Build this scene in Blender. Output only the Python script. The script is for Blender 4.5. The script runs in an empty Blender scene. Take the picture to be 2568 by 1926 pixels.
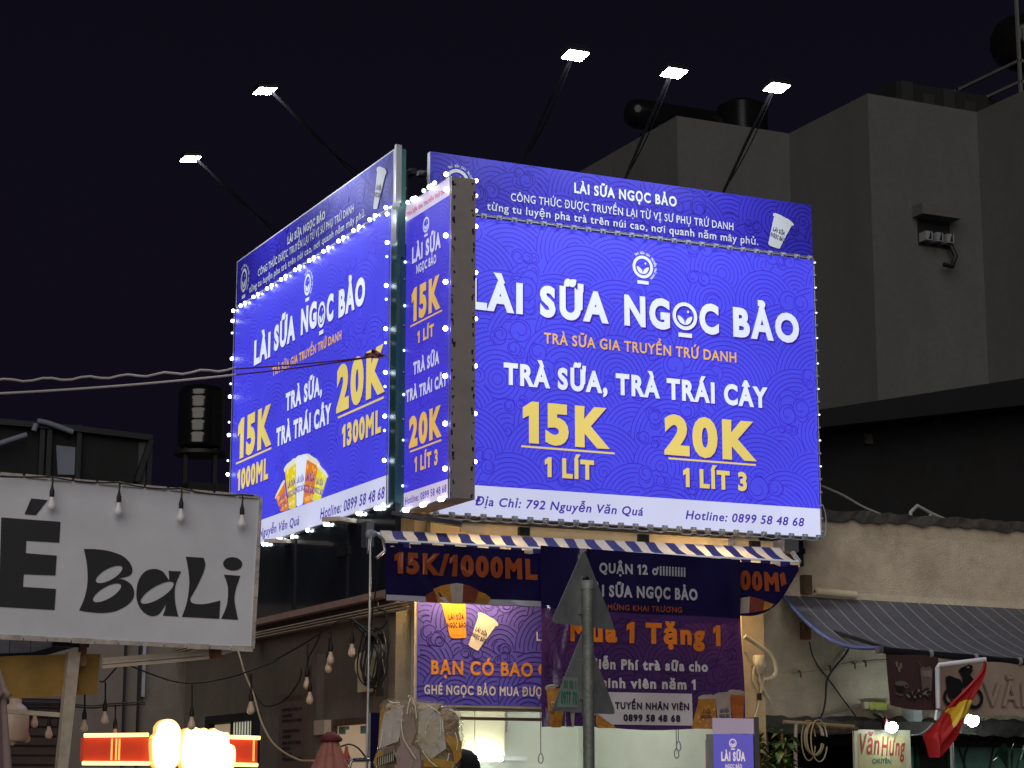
import bpy, math, random
import numpy as np
from mathutils import Vector, Matrix
random.seed(7)
SC = bpy.context.scene
COL = SC.collection
R = math.radians
# ------------------------------------------------------------------ camera
IW, IH, F = 2568.0, 1926.0, 5225.0
PITCH, AZ = R(11.08), R(25.52)
fw = Vector((math.sin(AZ) * math.cos(PITCH), math.cos(AZ) * math.cos(PITCH), math.sin(PITCH)))
rt = Vector((math.cos(AZ), -math.sin(AZ), 0))
up = rt.cross(fw)


def ray(px, py):
    return (fw * F + rt * (px - IW / 2) + up * (IH / 2 - py)) / F      # depth 1 along the axis


_d = ray(1000, 900)
EYE = 1.6
CAM = Vector((0, 0, EYE)) - Vector((_d.x, _d.y, 0)) * 17.5
cd = bpy.data.cameras.new('camera')
cam = bpy.data.objects.new('camera', cd)
COL.objects.link(cam)
cam.matrix_world = Matrix.Translation(CAM) @ Matrix((rt, up, -fw)).transposed().to_4x4()
cd.sensor_width = 36
cd.lens = F * 36 / IW
cd.clip_start = 0.1
cd.clip_end = 2000
SC.camera = cam
# ------------------------------------------------------------------ sky, street glow, exposure
world = bpy.data.worlds.new('World')
SC.world = world
world.use_nodes = True
wn = world.node_tree
bg = wn.nodes['Background']
sky = wn.nodes.new('ShaderNodeTexSky')
sky.sky_type = 'NISHITA'
sky.sun_disc = False
sky.sun_elevation = R(-4.0)
sky.sun_rotation = R(200)
geo = wn.nodes.new('ShaderNodeTexCoord')
sep = wn.nodes.new('ShaderNodeSeparateXYZ')
wn.links.new(geo.outputs['Generated'], sep.inputs[0])
rmp = wn.nodes.new('ShaderNodeValToRGB')
rmp.color_ramp.elements[0].position = 0.0
rmp.color_ramp.elements[0].color = (.075, .060, .150, 1)
rmp.color_ramp.elements[1].position = 0.55
rmp.color_ramp.elements[1].color = (.022, .022, .052, 1)
wn.links.new(sep.outputs[2], rmp.inputs[0])
addc = wn.nodes.new('ShaderNodeMix')
addc.data_type = 'RGBA'
addc.blend_type = 'ADD'
addc.inputs[0].default_value = 1
wn.links.new(sky.outputs[0], addc.inputs[6])
wn.links.new(rmp.outputs[0], addc.inputs[7])
wn.links.new(addc.outputs[2], bg.inputs[0])
bg.inputs[1].default_value = 0.075
sd = bpy.data.lights.new('sun', 'SUN')
sd.energy = 1.1
sd.angle = R(60)
sd.color = (1.0, 0.93, 0.86)
sun = bpy.data.objects.new('sun', sd)
COL.objects.link(sun)
sun.rotation_euler = Vector((0.48, 0.74, -0.42)).to_track_quat('-Z', 'Y').to_euler()
SC.view_settings.view_transform = 'Standard'
SC.view_settings.look = 'None'
SC.view_settings.exposure = 0
SC.view_settings.gamma = 1
SC.cycles.max_bounces = 6
SC.cycles.diffuse_bounces = 3
SC.cycles.sample_clamp_indirect = 4
SC.cycles.use_denoising = True
# ------------------------------------------------------------------ photo readings -> places
ZR = {'5': (1160, 360, .4159), '6': (1160, 840, .4159), '1': (560, 340, .3014), '2': (560, 840, .3376), '3': (960, 360, .3015),
      '4': (960, 820, .3135), '7': (900, 1300, .3774), '8': (1320, 1320, .3653), '9': (1800, 1300, .3774), 't': (2000, 1560, .2568),
      'a': (0, 1160, .3165), 'b': (0, 1580, .3165), 'c': (600, 1280, .3895), 'd': (0, 900, .2803), 'e': (1960, 800, .3617),
      'f': (1400, 0, .528), 'g': (400, 140, .3014), 's': (0, 0, 1.0), 'D': (0, 0, 1.161), 'w': (2160, 500, .1537)}


def Z(z, x, y):
    a = ZR[z]
    return (a[0] + x * a[2], a[1] + y * a[2])


class Plane:
    """A vertical plane: axis 'y' (faces -Y) or 'x' (faces -X)."""
    def __init__(s, axis, c):
        s.axis, s.c = axis, c
        s.U = Vector((1, 0, 0)) if axis == 'y' else Vector((0, -1, 0))
        s.N = Vector((0, -1, 0)) if axis == 'y' else Vector((-1, 0, 0))
        s.disp = None

    def at(s, z, x, y, off=0):
        d = ray(*Z(z, x, y))
        t = (s.c - CAM.y) / d.y if s.axis == 'y' else (s.c - CAM.x) / d.x
        return CAM + d * t + s.N * off

    def uv(s, z, x, y):
        p = s.at(z, x, y)
        return (p.dot(s.U), p.z)

    def p(s, u, v, off=0):
        q = s.U * u + Vector((0, 0, v)) + s.N * off
        if s.axis == 'y':
            q.y += s.c
        else:
            q.x += s.c
        if s.disp:
            q += s.N * s.disp(u, v)
        return q


def depth(z, x, y, d):
    return CAM + ray(*Z(z, x, y)) * d


def onz(z, x, y, h):
    d = ray(*Z(z, x, y))
    return CAM + d * ((h - CAM.z) / d.z)


# ------------------------------------------------------------------ materials
def srgb(r, g, b):
    f = lambda c: (c / 255 / 12.92) if c < 10.3 else ((c / 255 + .055) / 1.055) ** 2.4
    return (f(r), f(g), f(b))


MATS = {}


def mat(name, col, rough=.6, metal=0, var=.12, scale=6, emit=None, es=0, bump=0, bscale=40, spec=.5, alpha=1, trans=0, coat=0):
    if name in MATS:
        return MATS[name]
    m = bpy.data.materials.new(name)
    m.use_nodes = True
    nt = m.node_tree
    b = nt.nodes['Principled BSDF']
    b.inputs['Roughness'].default_value = rough
    b.inputs['Metallic'].default_value = metal
    b.inputs['Specular IOR Level'].default_value = spec
    b.inputs['Alpha'].default_value = alpha
    b.inputs['Transmission Weight'].default_value = trans
    b.inputs['Coat Weight'].default_value = coat
    tc = nt.nodes.new('ShaderNodeTexCoord')
    n = nt.nodes.new('ShaderNodeTexNoise')
    n.inputs['Scale'].default_value = scale
    n.inputs['Detail'].default_value = 6
    n.inputs['Roughness'].default_value = .65
    nt.links.new(tc.outputs['Object'], n.inputs['Vector'])
    r = nt.nodes.new('ShaderNodeValToRGB')
    r.color_ramp.elements[0].position = .3
    r.color_ramp.elements[1].position = .72
    r.color_ramp.elements[0].color = tuple(max(0, c * (1 - var)) for c in col) + (1,)
    r.color_ramp.elements[1].color = tuple(min(1, c * (1 + var)) for c in col) + (1,)
    nt.links.new(n.outputs[0], r.inputs[0])
    nt.links.new(r.outputs[0], b.inputs['Base Color'])
    if emit:
        b.inputs['Emission Color'].default_value = tuple(emit) + (1,)
        b.inputs['Emission Strength'].default_value = es
    if bump:
        n2 = nt.nodes.new('ShaderNodeTexNoise')
        n2.inputs['Scale'].default_value = bscale
        n2.inputs['Detail'].default_value = 4
        nt.links.new(tc.outputs['Object'], n2.inputs['Vector'])
        bp = nt.nodes.new('ShaderNodeBump')
        bp.inputs['Strength'].default_value = bump
        bp.inputs['Distance'].default_value = .02
        nt.links.new(n2.outputs[0], bp.inputs['Height'])
        nt.links.new(bp.outputs[0], b.inputs['Normal'])
    MATS[name] = m
    return m


def stained(name, col, stain, rough=.85, scale=1.2, amt=(.45, .7), streak=6, bump=.25):
    """Painted plaster with dirt patches and vertical runs."""
    m = mat(name, col, rough, 0, .10, 9, bump=bump, bscale=60)
    nt = m.node_tree
    b = nt.nodes['Principled BSDF']
    src = b.inputs['Base Color'].links[0].from_socket
    tc = [n for n in nt.nodes if n.type == 'TEX_COORD'][0]
    mp = nt.nodes.new('ShaderNodeMapping')
    mp.inputs['Scale'].default_value = (streak, streak, 1)
    nt.links.new(tc.outputs['Object'], mp.inputs[0])
    n = nt.nodes.new('ShaderNodeTexNoise')
    n.inputs['Scale'].default_value = scale
    n.inputs['Detail'].default_value = 8
    n.inputs['Roughness'].default_value = .7
    nt.links.new(mp.outputs[0], n.inputs['Vector'])
    r = nt.nodes.new('ShaderNodeValToRGB')
    r.color_ramp.elements[0].position, r.color_ramp.elements[1].position = amt
    nt.links.new(n.outputs[0], r.inputs[0])
    mx = nt.nodes.new('ShaderNodeMix')
    mx.data_type = 'RGBA'
    nt.links.new(r.outputs[0], mx.inputs[0])
    nt.links.new(src, mx.inputs[6])
    mx.inputs[7].default_value = tuple(stain) + (1,)
    nt.links.new(mx.outputs[2], b.inputs['Base Color'])
    return m


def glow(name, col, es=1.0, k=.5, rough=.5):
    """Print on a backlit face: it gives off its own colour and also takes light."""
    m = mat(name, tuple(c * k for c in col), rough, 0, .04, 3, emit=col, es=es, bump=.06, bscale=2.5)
    nt = m.node_tree                                   # noise painted into the emission stands for uneven backlight
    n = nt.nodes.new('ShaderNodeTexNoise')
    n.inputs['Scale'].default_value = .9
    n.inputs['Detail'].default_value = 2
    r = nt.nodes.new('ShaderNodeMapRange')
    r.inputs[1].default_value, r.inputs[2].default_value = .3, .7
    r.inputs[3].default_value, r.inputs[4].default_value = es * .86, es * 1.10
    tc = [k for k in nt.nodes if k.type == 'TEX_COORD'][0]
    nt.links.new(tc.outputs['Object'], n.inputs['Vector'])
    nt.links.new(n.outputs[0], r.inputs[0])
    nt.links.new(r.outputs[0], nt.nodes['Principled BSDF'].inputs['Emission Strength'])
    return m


M_ = lambda n: MATS[n]
# backlit print
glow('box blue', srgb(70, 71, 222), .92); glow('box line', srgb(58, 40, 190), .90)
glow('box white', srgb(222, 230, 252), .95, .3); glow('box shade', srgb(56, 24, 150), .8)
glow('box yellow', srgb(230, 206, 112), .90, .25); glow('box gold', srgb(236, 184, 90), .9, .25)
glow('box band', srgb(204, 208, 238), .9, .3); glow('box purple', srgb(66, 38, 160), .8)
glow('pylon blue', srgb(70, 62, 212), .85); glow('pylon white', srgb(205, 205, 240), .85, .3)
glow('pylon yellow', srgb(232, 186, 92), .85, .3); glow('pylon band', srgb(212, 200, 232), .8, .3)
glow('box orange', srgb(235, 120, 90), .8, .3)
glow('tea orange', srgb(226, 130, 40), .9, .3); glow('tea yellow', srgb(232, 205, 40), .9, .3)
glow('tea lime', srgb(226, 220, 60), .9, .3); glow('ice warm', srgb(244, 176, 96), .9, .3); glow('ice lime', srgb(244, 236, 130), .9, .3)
mat('ice dull', (.66, .33, .08), .35, 0, .2, 9)
glow('cup foam', srgb(228, 226, 200), .9, .3)
# unlit print
mat('head blue', (.038, .032, .50), .45, 0, .05, 3, spec=.3); mat('head line', (.022, .012, .26), .45, 0, .05, 3, spec=.3)
mat('head white', (.62, .66, .72), .45, 0, .04, 4, spec=.3); mat('head ink', (.03, .02, .12), .4)
mat('print blue', (.13, .11, .60), .32, 0, .06, 3); mat('print line', (.035, .02, .22), .35)
mat('print white', (.80, .74, .70), .4, 0, .05, 4); mat('print orange', (.85, .33, .04), .4, 0, .08, 4)
mat('print ink', (.02, .012, .04), .45)
mat('vinyl navy', (.011, .008, .055), .22, 0, .1, 3, bump=.12, bscale=7, coat=.4)
mat('vinyl purple', (.075, .032, .155), .22, 0, .1, 3, bump=.12, bscale=7, coat=.4)
mat('vinyl line', (.038, .015, .085), .25, 0, .1, 3); mat('vinyl red', (.30, .065, .018), .3, 0, .1, 4)
mat('vinyl grey', (.42, .42, .50), .3, 0, .06, 4); mat('vinyl white', (.62, .58, .62), .3, 0, .06, 4)
mat('vinyl orange', (.80, .22, .02), .3, 0, .06, 4); mat('vinyl tea', (.42, .12, .03), .3, 0, .35, 14)
mat('vinyl amber', (.42, .19, .035), .3, 0, .35, 14); mat('vinyl milk', (.40, .34, .30), .3, 0, .15, 9); mat('vinyl plum', (.20, .045, .03), .3, 0, .3, 12)
# building stuff
mat('steel', (.50, .52, .55), .35, .9, .12, 8); mat('grey paint', (.30, .31, .33), .5, .2, .12, 8)
mat('dark steel', (.035, .037, .045), .45, .7, .2, 8); mat('green steel', (.025, .10, .10), .4, .2, .25, 3)
mat('white frame', (.72, .74, .78), .45, .1, .1, 6); mat('clear module', (.30, .32, .38), .3, 0, .1, 9)
mat('tape brown', (.30, .27, .27), .55, 0, .12, 3, bump=.15, bscale=9); mat('black', (.01, .01, .012), .55)
mat('under board', (.42, .30, .25), .6, 0, .2, 5)
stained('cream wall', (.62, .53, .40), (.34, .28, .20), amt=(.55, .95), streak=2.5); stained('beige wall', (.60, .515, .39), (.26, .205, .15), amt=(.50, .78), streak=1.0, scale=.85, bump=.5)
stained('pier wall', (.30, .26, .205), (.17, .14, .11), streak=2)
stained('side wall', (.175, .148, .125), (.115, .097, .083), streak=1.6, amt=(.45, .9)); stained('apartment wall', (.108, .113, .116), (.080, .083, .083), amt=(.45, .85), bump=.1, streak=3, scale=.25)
stained('black wall', (.0085, .0085, .0095), (.004, .004, .0045), streak=2, scale=1.5); stained('teal wall', (.17, .36, .31), (.09, .18, .16), amt=(.5, .9), streak=2)
stained('old cap', (.075, .07, .065), (.022, .02, .018), streak=1, scale=5)
mat('fascia yellow', (.72, .56, .34), .6, 0, .12, 5); mat('wood brown', (.10, .06, .035), .6, 0, .3, 8)
mat('dark glass', (.018, .022, .026), .12, 0, .4, 1.5); mat('trim pink', (.36, .24, .21), .5, 0, .15, 8); mat('trim cream', (.60, .52, .42), .5, 0, .15, 8)
mat('shop wall', (.72, .76, .71), .6, 0, .05, 3); mat('cupboard', (.62, .58, .42), .5, 0, .06, 3); mat('chrome', (.7, .7, .7), .15, 1, .05, 5)
mat('sign white', (.74, .76, .84), .5, 0, .09, 1.6, bump=.05, bscale=3); mat('sign black', (.030, .031, .036), .5, 0, .1, 3); mat('frame dirty', (.50, .45, .42), .6, 0, .35, 14)
mat('timber white', (.50, .43, .34), .6, 0, .25, 9, bump=.3, bscale=20); mat('yellow cloth', (.34, .20, .045), .8, 0, .25, 5); mat('mauve cloth', (.40, .29, .28), .8, 0, .1, 5)
mat('rust', (.22, .11, .06), .8, .3, .5, 14); mat('sheet pale', (.34, .34, .36), .55, .2, .3, 6); mat('louver', (.055, .06, .06), .5, .3, .2, 8)
mat('asphalt', (.05, .05, .052), .9, 0, .25, 12, bump=.4, bscale=90); mat('paving', (.22, .20, .18), .9, 0, .2, 5, bump=.3); mat('soil', (.08, .07, .06), .95, 0, .3, 2)
mat('cable', (.018, .018, .02), .5); mat('cable grey', (.30, .30, .31), .5); mat('cable tan', (.45, .36, .22), .5)
mat('bulb glass', (.90, .90, .92), .25, 0, .04, 12); mat('bulb warm', (.80, .62, .46), .35, 0, .06, 12)
mat('led', (1, 1, 1), .4, 0, 0, 1, emit=(.86, .95, 1.0), es=15); mat('led dim', (1, 1, 1), .4, 0, 0, 1, emit=(.70, .92, .98), es=2.2)
mat('flood', (1, 1, 1), .4, 0, 0, 1, emit=(.92, .96, 1.0), es=300); mat('tube white', (1, 1, 1), .4, 0, 0, 1, emit=(.97, 1.0, .88), es=62)
mat('tube warm', (1, 1, 1), .4, 0, 0, 1, emit=(1.0, .66, .26), es=170)
mat('lamp small', (1, 1, 1), .4, 0, 0, 1, emit=(.86, 1.0, .96), es=95); mat('edge blue lit', (.10, .16, .42), .25); mat('cloth print', (.13, .10, .085), .6, 0, .2, 9); mat('yellow print', (.60, .56, .30), .6, 0, .12, 4); mat('hut sheet', (.018, .018, .02), .8); mat('paper pale', (.62, .57, .53), .6, 0, .15, 5); mat('streak', (1, .96, .86), .2, 0, .02, 5); mat('arm black', (.004, .004, .005), .9, 0, .1, 5, spec=.05); mat('neon halo', (1, .8, .5), .4, 0, 0, 1, emit=(1.0, .70, .30), es=1.25); mat('film shard', (1.0, .82, .54), .14, 0, .3, 5, spec=1.0, alpha=.42, bump=.6, bscale=20); mat('rack grey', (.16, .16, .15), .6, .2)
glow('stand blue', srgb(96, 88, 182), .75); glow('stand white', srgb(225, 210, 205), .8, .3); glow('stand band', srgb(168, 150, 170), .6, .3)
mat('neon', (1, .9, .6), .4, 0, 0, 1, emit=(1.0, .62, .16), es=3.2); mat('neon white', (1, 1, 1), .4, 0, 0, 1, emit=(1.0, .88, .66), es=3.2)
mat('red acrylic', (.42, .05, .025), .25, 0, .2, 3, emit=(.55, .045, .02), es=.55); mat('neon rim', (.5, .25, .08), .4, 0, .1, 3, emit=(1.0, .45, .10), es=1.4)
mat('pane lit', (.5, .5, .45), .3, 0, .1, 3, emit=(.62, .62, .46), es=.55); mat('pane pale', (.5, .45, .38), .4, 0, .2, 3, emit=(.42, .30, .18), es=.55)
mat('stripe blue', (.014, .016, .15), .7, 0, .1, 8); mat('stripe white', (.74, .69, .61), .7, 0, .08, 8)
mat('tarp grey', (.085, .092, .118), .55, .0, .15, 5, bump=.2, bscale=14); mat('tarp line', (.27, .235, .22), .6, 0, .15, 6)
mat('brown cloth', (.052, .024, .024), .65, 0, .15, 6); mat('sign taupe', (.37, .285, .235), .6, 0, .12, 4); mat('taupe dark', (.22, .165, .135), .6, 0, .12, 4)
mat('flag red', (.62, .03, .035), .6, 0, .12, 6); mat('flag yellow', (.80, .56, .04), .6, 0, .1, 6); mat('poster cream', (.66, .61, .46), .6, 0, .1, 5)
mat('script red', (.42, .05, .06), .5); mat('letter green', (.04, .17, .14), .5); mat('sticker', (.36, .48, .43), .5); mat('green ink', (.02, .30, .18), .5)
mat('pole paint', (.22, .24, .225), .5, .3, .25, 14, bump=.25, bscale=50); mat('plate back', (.34, .36, .38), .5, .25, .18, 9, bump=.1, bscale=30)
mat('leaf', (.075, .13, .03), .45, 0, .45, 12); mat('leaf dark', (.02, .06, .035), .4, 0, .3, 9); mat('pipe cream', (.66, .58, .42), .45, 0, .1, 8)
mat('mesh pink', (.42, .16, .13), .6, 0, .2, 9, alpha=.80); mat('paper warm lit', (.60, .46, .33), .6, 0, .3, 4); mat('card yellow', (.52, .29, .05), .6, 0, .3, 5)
mat('film', (.98, .72, .40), .16, 0, .35, 5, spec=1.0, alpha=.22, bump=.9, bscale=11); mat('maroon cloth', (.12, .012, .02), .7); mat('poster red', (.5, .10, .06), .6); mat('poster blue', (.17, .16, .50), .45, 0, .1, 3)
mat('film crease', (.92, .80, .60), .15, 0, .05, 5); mat('cloth black', (.012, .012, .014), .8); mat('panel blue', (.17, .19, .24), .6, 0, .12, 3); mat('panel dim', (.05, .05, .06), .7); mat('tank black', (.006, .006, .007), .14, 0, .1, 4, spec=.8); mat('cable pale', (.55, .52, .50), .5)
mat('tank steel', (.022, .022, .025), .16, .7, .2, 5); mat('yellow box', (.42, .44, .10), .5, 0, .25, 12); mat('menu brown', (.14, .10, .085), .6, 0, .15, 4); mat('teal note', (.18, .38, .38), .6)


def thin_cloth(name, k=.5):
    """Let part of the light through from behind."""
    nt = MATS[name].node_tree
    b = nt.nodes['Principled BSDF']
    tr = nt.nodes.new('ShaderNodeBsdfTranslucent')
    nt.links.new(b.inputs['Base Color'].links[0].from_socket, tr.inputs[0])
    mx = nt.nodes.new('ShaderNodeMixShader')
    mx.inputs[0].default_value = k
    nt.links.new(b.outputs[0], mx.inputs[1])
    nt.links.new(tr.outputs[0], mx.inputs[2])
    nt.links.new(mx.outputs[0], nt.nodes['Material Output'].inputs[0])


thin_cloth('stripe white', .38)
thin_cloth('stripe blue', .08)
thin_cloth('vinyl purple', .25)
thin_cloth('flag red', .35)


# ------------------------------------------------------------------ mesh builder
class MB:
    def __init__(s):
        s.v, s.f, s.mi, s.mats, s.sm = [], [], [], [], []

    def m(s, name):
        if name not in s.mats:
            s.mats.append(name)
        return s.mats.index(name)

    def add(s, vs, fs, mn, smooth=False):
        o = len(s.v)
        s.v += [tuple(x) for x in vs]
        k = s.m(mn)
        for f in fs:
            s.f.append([i + o for i in f]); s.mi.append(k); s.sm.append(smooth)
        return s

    def poly(s, pts, mn):
        return s.add(pts, [list(range(len(pts)))], mn)

    def prism(s, pts, vec, mn, edge=None):
        n = len(pts)
        vec = Vector(vec)
        a = [Vector(p) for p in pts]
        b = [p + vec for p in a]
        s.add(a + b, [list(range(n)), list(range(2 * n - 1, n - 1, -1))], mn)
        return s.add(a + b, [[i, i + n, (i + 1) % n + n, (i + 1) % n] for i in range(n)], edge or mn)

    def box(s, lo, hi, mn, bev=0):
        x0, y0, z0 = lo
        x1, y1, z1 = hi
        v = [(x, y, z) for z in (z0, z1) for x, y in ((x0, y0), (x1, y0), (x1, y1), (x0, y1))]
        return s.add(v, [[0, 3, 2, 1], [4, 5, 6, 7], [0, 1, 5, 4], [1, 2, 6, 5], [2, 3, 7, 6], [3, 0, 4, 7]], mn)

    def bar(s, a, b, w, h, mn, upv=(0, 0, 1)):
        a, b = Vector(a), Vector(b)
        t = (b - a).normalized()
        sd_ = t.cross(Vector(upv))
        if sd_.length < 1e-4:
            sd_ = t.cross(Vector((0, 1, 0)))
        sd_.normalize()
        u = sd_.cross(t).normalized()
        v = [p + sd_ * (w / 2 * i) + u * (h / 2 * j) for p in (a, b) for i, j in ((-1, -1), (1, -1), (1, 1), (-1, 1))]
        return s.add(v, [[3, 2, 1, 0], [4, 5, 6, 7], [0, 1, 5, 4], [1, 2, 6, 5], [2, 3, 7, 6], [3, 0, 4, 7]], mn)

    def tube(s, path, r, mn, n=8, caps=True):
        path = [Vector(p) for p in path]
        rs = r if isinstance(r, (list, tuple)) else [r] * len(path)
        vs, fs = [], []
        ref = Vector((0, 0, 1))
        for i, p in enumerate(path):
            t = (path[min(i + 1, len(path) - 1)] - path[max(i - 1, 0)]).normalized()
            if abs(t.dot(ref)) > .95:
                ref = Vector((0, 1, 0)) if abs(t.y) < .9 else Vector((1, 0, 0))
            a = t.cross(ref).normalized()
            b = a.cross(t)
            ref = b
            vs += [p + (a * math.cos(2 * math.pi * k / n) + b * math.sin(2 * math.pi * k / n)) * rs[i] for k in range(n)]
        for i in range(len(path) - 1):
            fs += [[i * n + k, i * n + (k + 1) % n, (i + 1) * n + (k + 1) % n, (i + 1) * n + k] for k in range(n)]
        s.add(vs, fs, mn, True)
        if caps:
            s.add(vs[:n], [list(range(n))], mn)
            s.add(vs[-n:], [list(range(n))], mn)
        return s

    def lathe(s, c, prof, mn, n=16, axis=(0, 0, 1)):
        c, ax = Vector(c), Vector(axis).normalized()
        return s.tube([c + ax * h for r, h in prof], [max(r, 1e-4) for r, h in prof], mn, n)

    def grid(s, fn, nu, nv, mn, smooth=True):
        vs = [fn(i / nu, j / nv) for j in range(nv + 1) for i in range(nu + 1)]
        fs = [[j * (nu + 1) + i, j * (nu + 1) + i + 1, (j + 1) * (nu + 1) + i + 1, (j + 1) * (nu + 1) + i] for j in range(nv) for i in range(nu)]
        if callable(mn):
            for j in range(nv):
                for i in range(nu):
                    q = fs[j * nu + i]
                    s.add([vs[k] for k in q], [[0, 1, 2, 3]], mn((i + .5) / nu, (j + .5) / nv), smooth)
            return s
        return s.add(vs, fs, mn, smooth)

    def build(s, name, parent=None, origin=None):
        me = bpy.data.meshes.new(name)
        o = Vector(origin) if origin is not None else (Vector(parent['_o']) if parent else Vector((0, 0, 0)))
        if parent is None and origin is None and s.v:
            a = np.array(s.v)
            o = Vector((float((a[:, 0].min() + a[:, 0].max()) / 2), float((a[:, 1].min() + a[:, 1].max()) / 2), float(a[:, 2].min())))
        me.from_pydata([tuple(Vector(v) - o) for v in s.v], [], s.f)
        for n in s.mats:
            me.materials.append(MATS[n])
        me.polygons.foreach_set('material_index', s.mi)
        me.polygons.foreach_set('use_smooth', s.sm)
        me.update()
        ob = bpy.data.objects.new(name, me)
        COL.objects.link(ob)
        if parent:
            ob.parent = parent
            ORG[ob.name] = o
        else:
            ob.location = o
        ob['_o'] = tuple(o)
        return ob


ORG = {}


def thing(name, label, cat, loc, group=None):
    o = bpy.data.objects.new(name, None)
    COL.objects.link(o)
    o.location = loc
    o.empty_display_size = .1
    o['_o'] = tuple(loc)
    return tag(o, label, cat, group)


def tag(o, label, cat, group=None):
    o['label'] = label
    o['category'] = cat
    if group:
        o['group'] = group
    return o


def struct(o):
    o['kind'] = 'structure'
    return o


# ------------------------------------------------------------------ lettering
_tc = {}


def embolden(v, f, w):
    """Thicken filled lettering by a mitred strip outside every outline edge (a hair behind the fill)."""
    cnt = {}
    for p in f:
        a = sum(v[p[i]][0] * v[p[(i + 1) % len(p)]][1] - v[p[(i + 1) % len(p)]][0] * v[p[i]][1] for i in range(len(p)))
        if a < 0:
            p.reverse()
        for i in range(len(p)):
            cnt[(p[i], p[(i + 1) % len(p)])] = 1
    edges = [e for e in cnt if (e[1], e[0]) not in cnt]
    nrm = {}
    for a, b_ in edges:
        d = v[b_] - v[a]
        L = math.hypot(*d)
        if L < 1e-7:
            continue
        n = np.array((d[1], -d[0])) / L
        nrm.setdefault(a, []).append(n)
        nrm.setdefault(b_, []).append(n)
    N0 = len(v)
    idx, ext = {}, []
    for i, ns in nrm.items():
        m = np.mean(ns, 0)
        l2 = float(m @ m)
        m = m / max(l2, .16) * w
        idx[i] = N0 + len(ext)
        ext.append(v[i] + m)
    q = [[a, idx[a], idx[b_], b_] for a, b_ in edges if a in idx and b_ in idx]
    vv = np.zeros((N0 + len(ext), 3))
    vv[:N0, :2] = v
    if ext:
        vv[N0:, :2] = ext
        vv[N0:, 2] = -.0004
    return vv, f + q


def raw_text(s, shear=0):
    c = bpy.data.curves.new('lettering', 'FONT')
    c.body = s
    c.shear = shear
    c.resolution_u = 4
    o = bpy.data.objects.new('lettering', c)
    COL.objects.link(o)
    bpy.context.view_layer.update()
    me = bpy.data.meshes.new_from_object(o.evaluated_get(bpy.context.evaluated_depsgraph_get()))
    v = np.array([w.co[:2] for w in me.vertices])
    f = [list(p.vertices) for p in me.polygons]
    bpy.data.objects.remove(o); bpy.data.curves.remove(c); bpy.data.meshes.remove(me)
    return v, f


_gc = {}
CAPH = .682


def one_glyph(ch, bold, shear):
    """(vertices, faces, advance) of one character."""
    key = (ch, bold, shear)
    if key not in _gc:
        if ch == '1':
            v = np.array([(.15, 0), (.25, 0), (.25, CAPH), (.17, CAPH), (.02, .585), (.02, .49), (.15, .555)])
            v[:, 0] += v[:, 1] * shear
            f, adv = [list(range(7))], .34
        elif ch in 'ơƠỢớờ':
            base = {'ơ': 'o', 'Ơ': 'O', 'Ợ': 'Ọ', 'ớ': 'ó', 'ờ': 'ò'}[ch]
            v, f, adv = raw_text(base, shear) + (0,)
            top = CAPH if ch in 'ƠỢ' else .46
            x1 = v[:, 0].max()
            horn = np.array([(x1 - .10, top - .06), (x1 - .02, top - .10), (x1 + .07, top - .04), (x1 + .09, top + .05), (x1 + .07, top + .10), (x1 + .0, top + .10), (x1 + .015, top + .04), (x1 - .02, top + .0)])
            f = f + [[len(v) + k for k in range(8)]]
            v = np.concatenate([v, horn])
            adv = raw_text(base + 'H', shear)[0][:, 0].max() - raw_text('H', shear)[0][:, 0].max() + .08
        else:
            v, f = raw_text(ch, shear)
            adv = raw_text(ch + 'H', shear)[0][:, 0].max() - raw_text('H', shear)[0][:, 0].max()
            used = sorted({i for p in f for i in p})
            mp = {i: k for k, i in enumerate(used)}
            v, f = v[used], [[mp[i] for i in p] for p in f]
        _gc[key] = embolden(v, f, bold) + (adv,)
    return _gc[key]


def glyphs(s, bold=.03, shear=0, space=1.0):
    """A line of lettering laid out character by character; y runs 0..1 from the baseline to the top of the capitals."""
    key = (s, bold, shear, space)
    if key not in _tc:
        V, Fs, x, n = [], [], 0, 0
        for ch in s:
            if ch == ' ':
                x += .30 + bold
                continue
            v, f, adv = one_glyph(ch, bold, shear)
            w = v.copy()
            w[:, 0] += x
            w[:, 1] = (w[:, 1] + bold) / (CAPH + 2 * bold)
            V.append(w)
            Fs += [[i + n for i in p] for p in f]
            n += len(v)
            x += adv + bold * 1.6 + (space - 1) * .5
        _tc[key] = (np.concatenate(V), Fs)
    return _tc[key]


def write(mb, pl, s, L, Rr, T, mn, off=.005, bold=.045, shear=0, space=1.06, shade=None, sh=(.012, -.012), z=None):
    """Lay a line of lettering on a plane: left and right ends of its baseline and the top of its capitals."""
    v, f = glyphs(s, bold, shear, space)
    (u0, a), (u1, b) = pl.uv(*L), pl.uv(*Rr)
    base = (a + b) / 2
    cap = pl.uv(*T)[1] - a
    k = cap
    x0, x1 = v[:, 0].min(), v[:, 0].max()
    uu = u0 + (v[:, 0] - x0) / (x1 - x0) * (u1 - u0)
    vv = base + v[:, 1] * k
    if shade:
        mb.add([pl.p(x + sh[0], y + sh[1], off - .0018 + w_) for x, y, w_ in zip(uu, vv, v[:, 2])], f, shade)
    mb.add([pl.p(x, y, off + w_) for x, y, w_ in zip(uu, vv, v[:, 2])], f, mn)
    return mb


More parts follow.
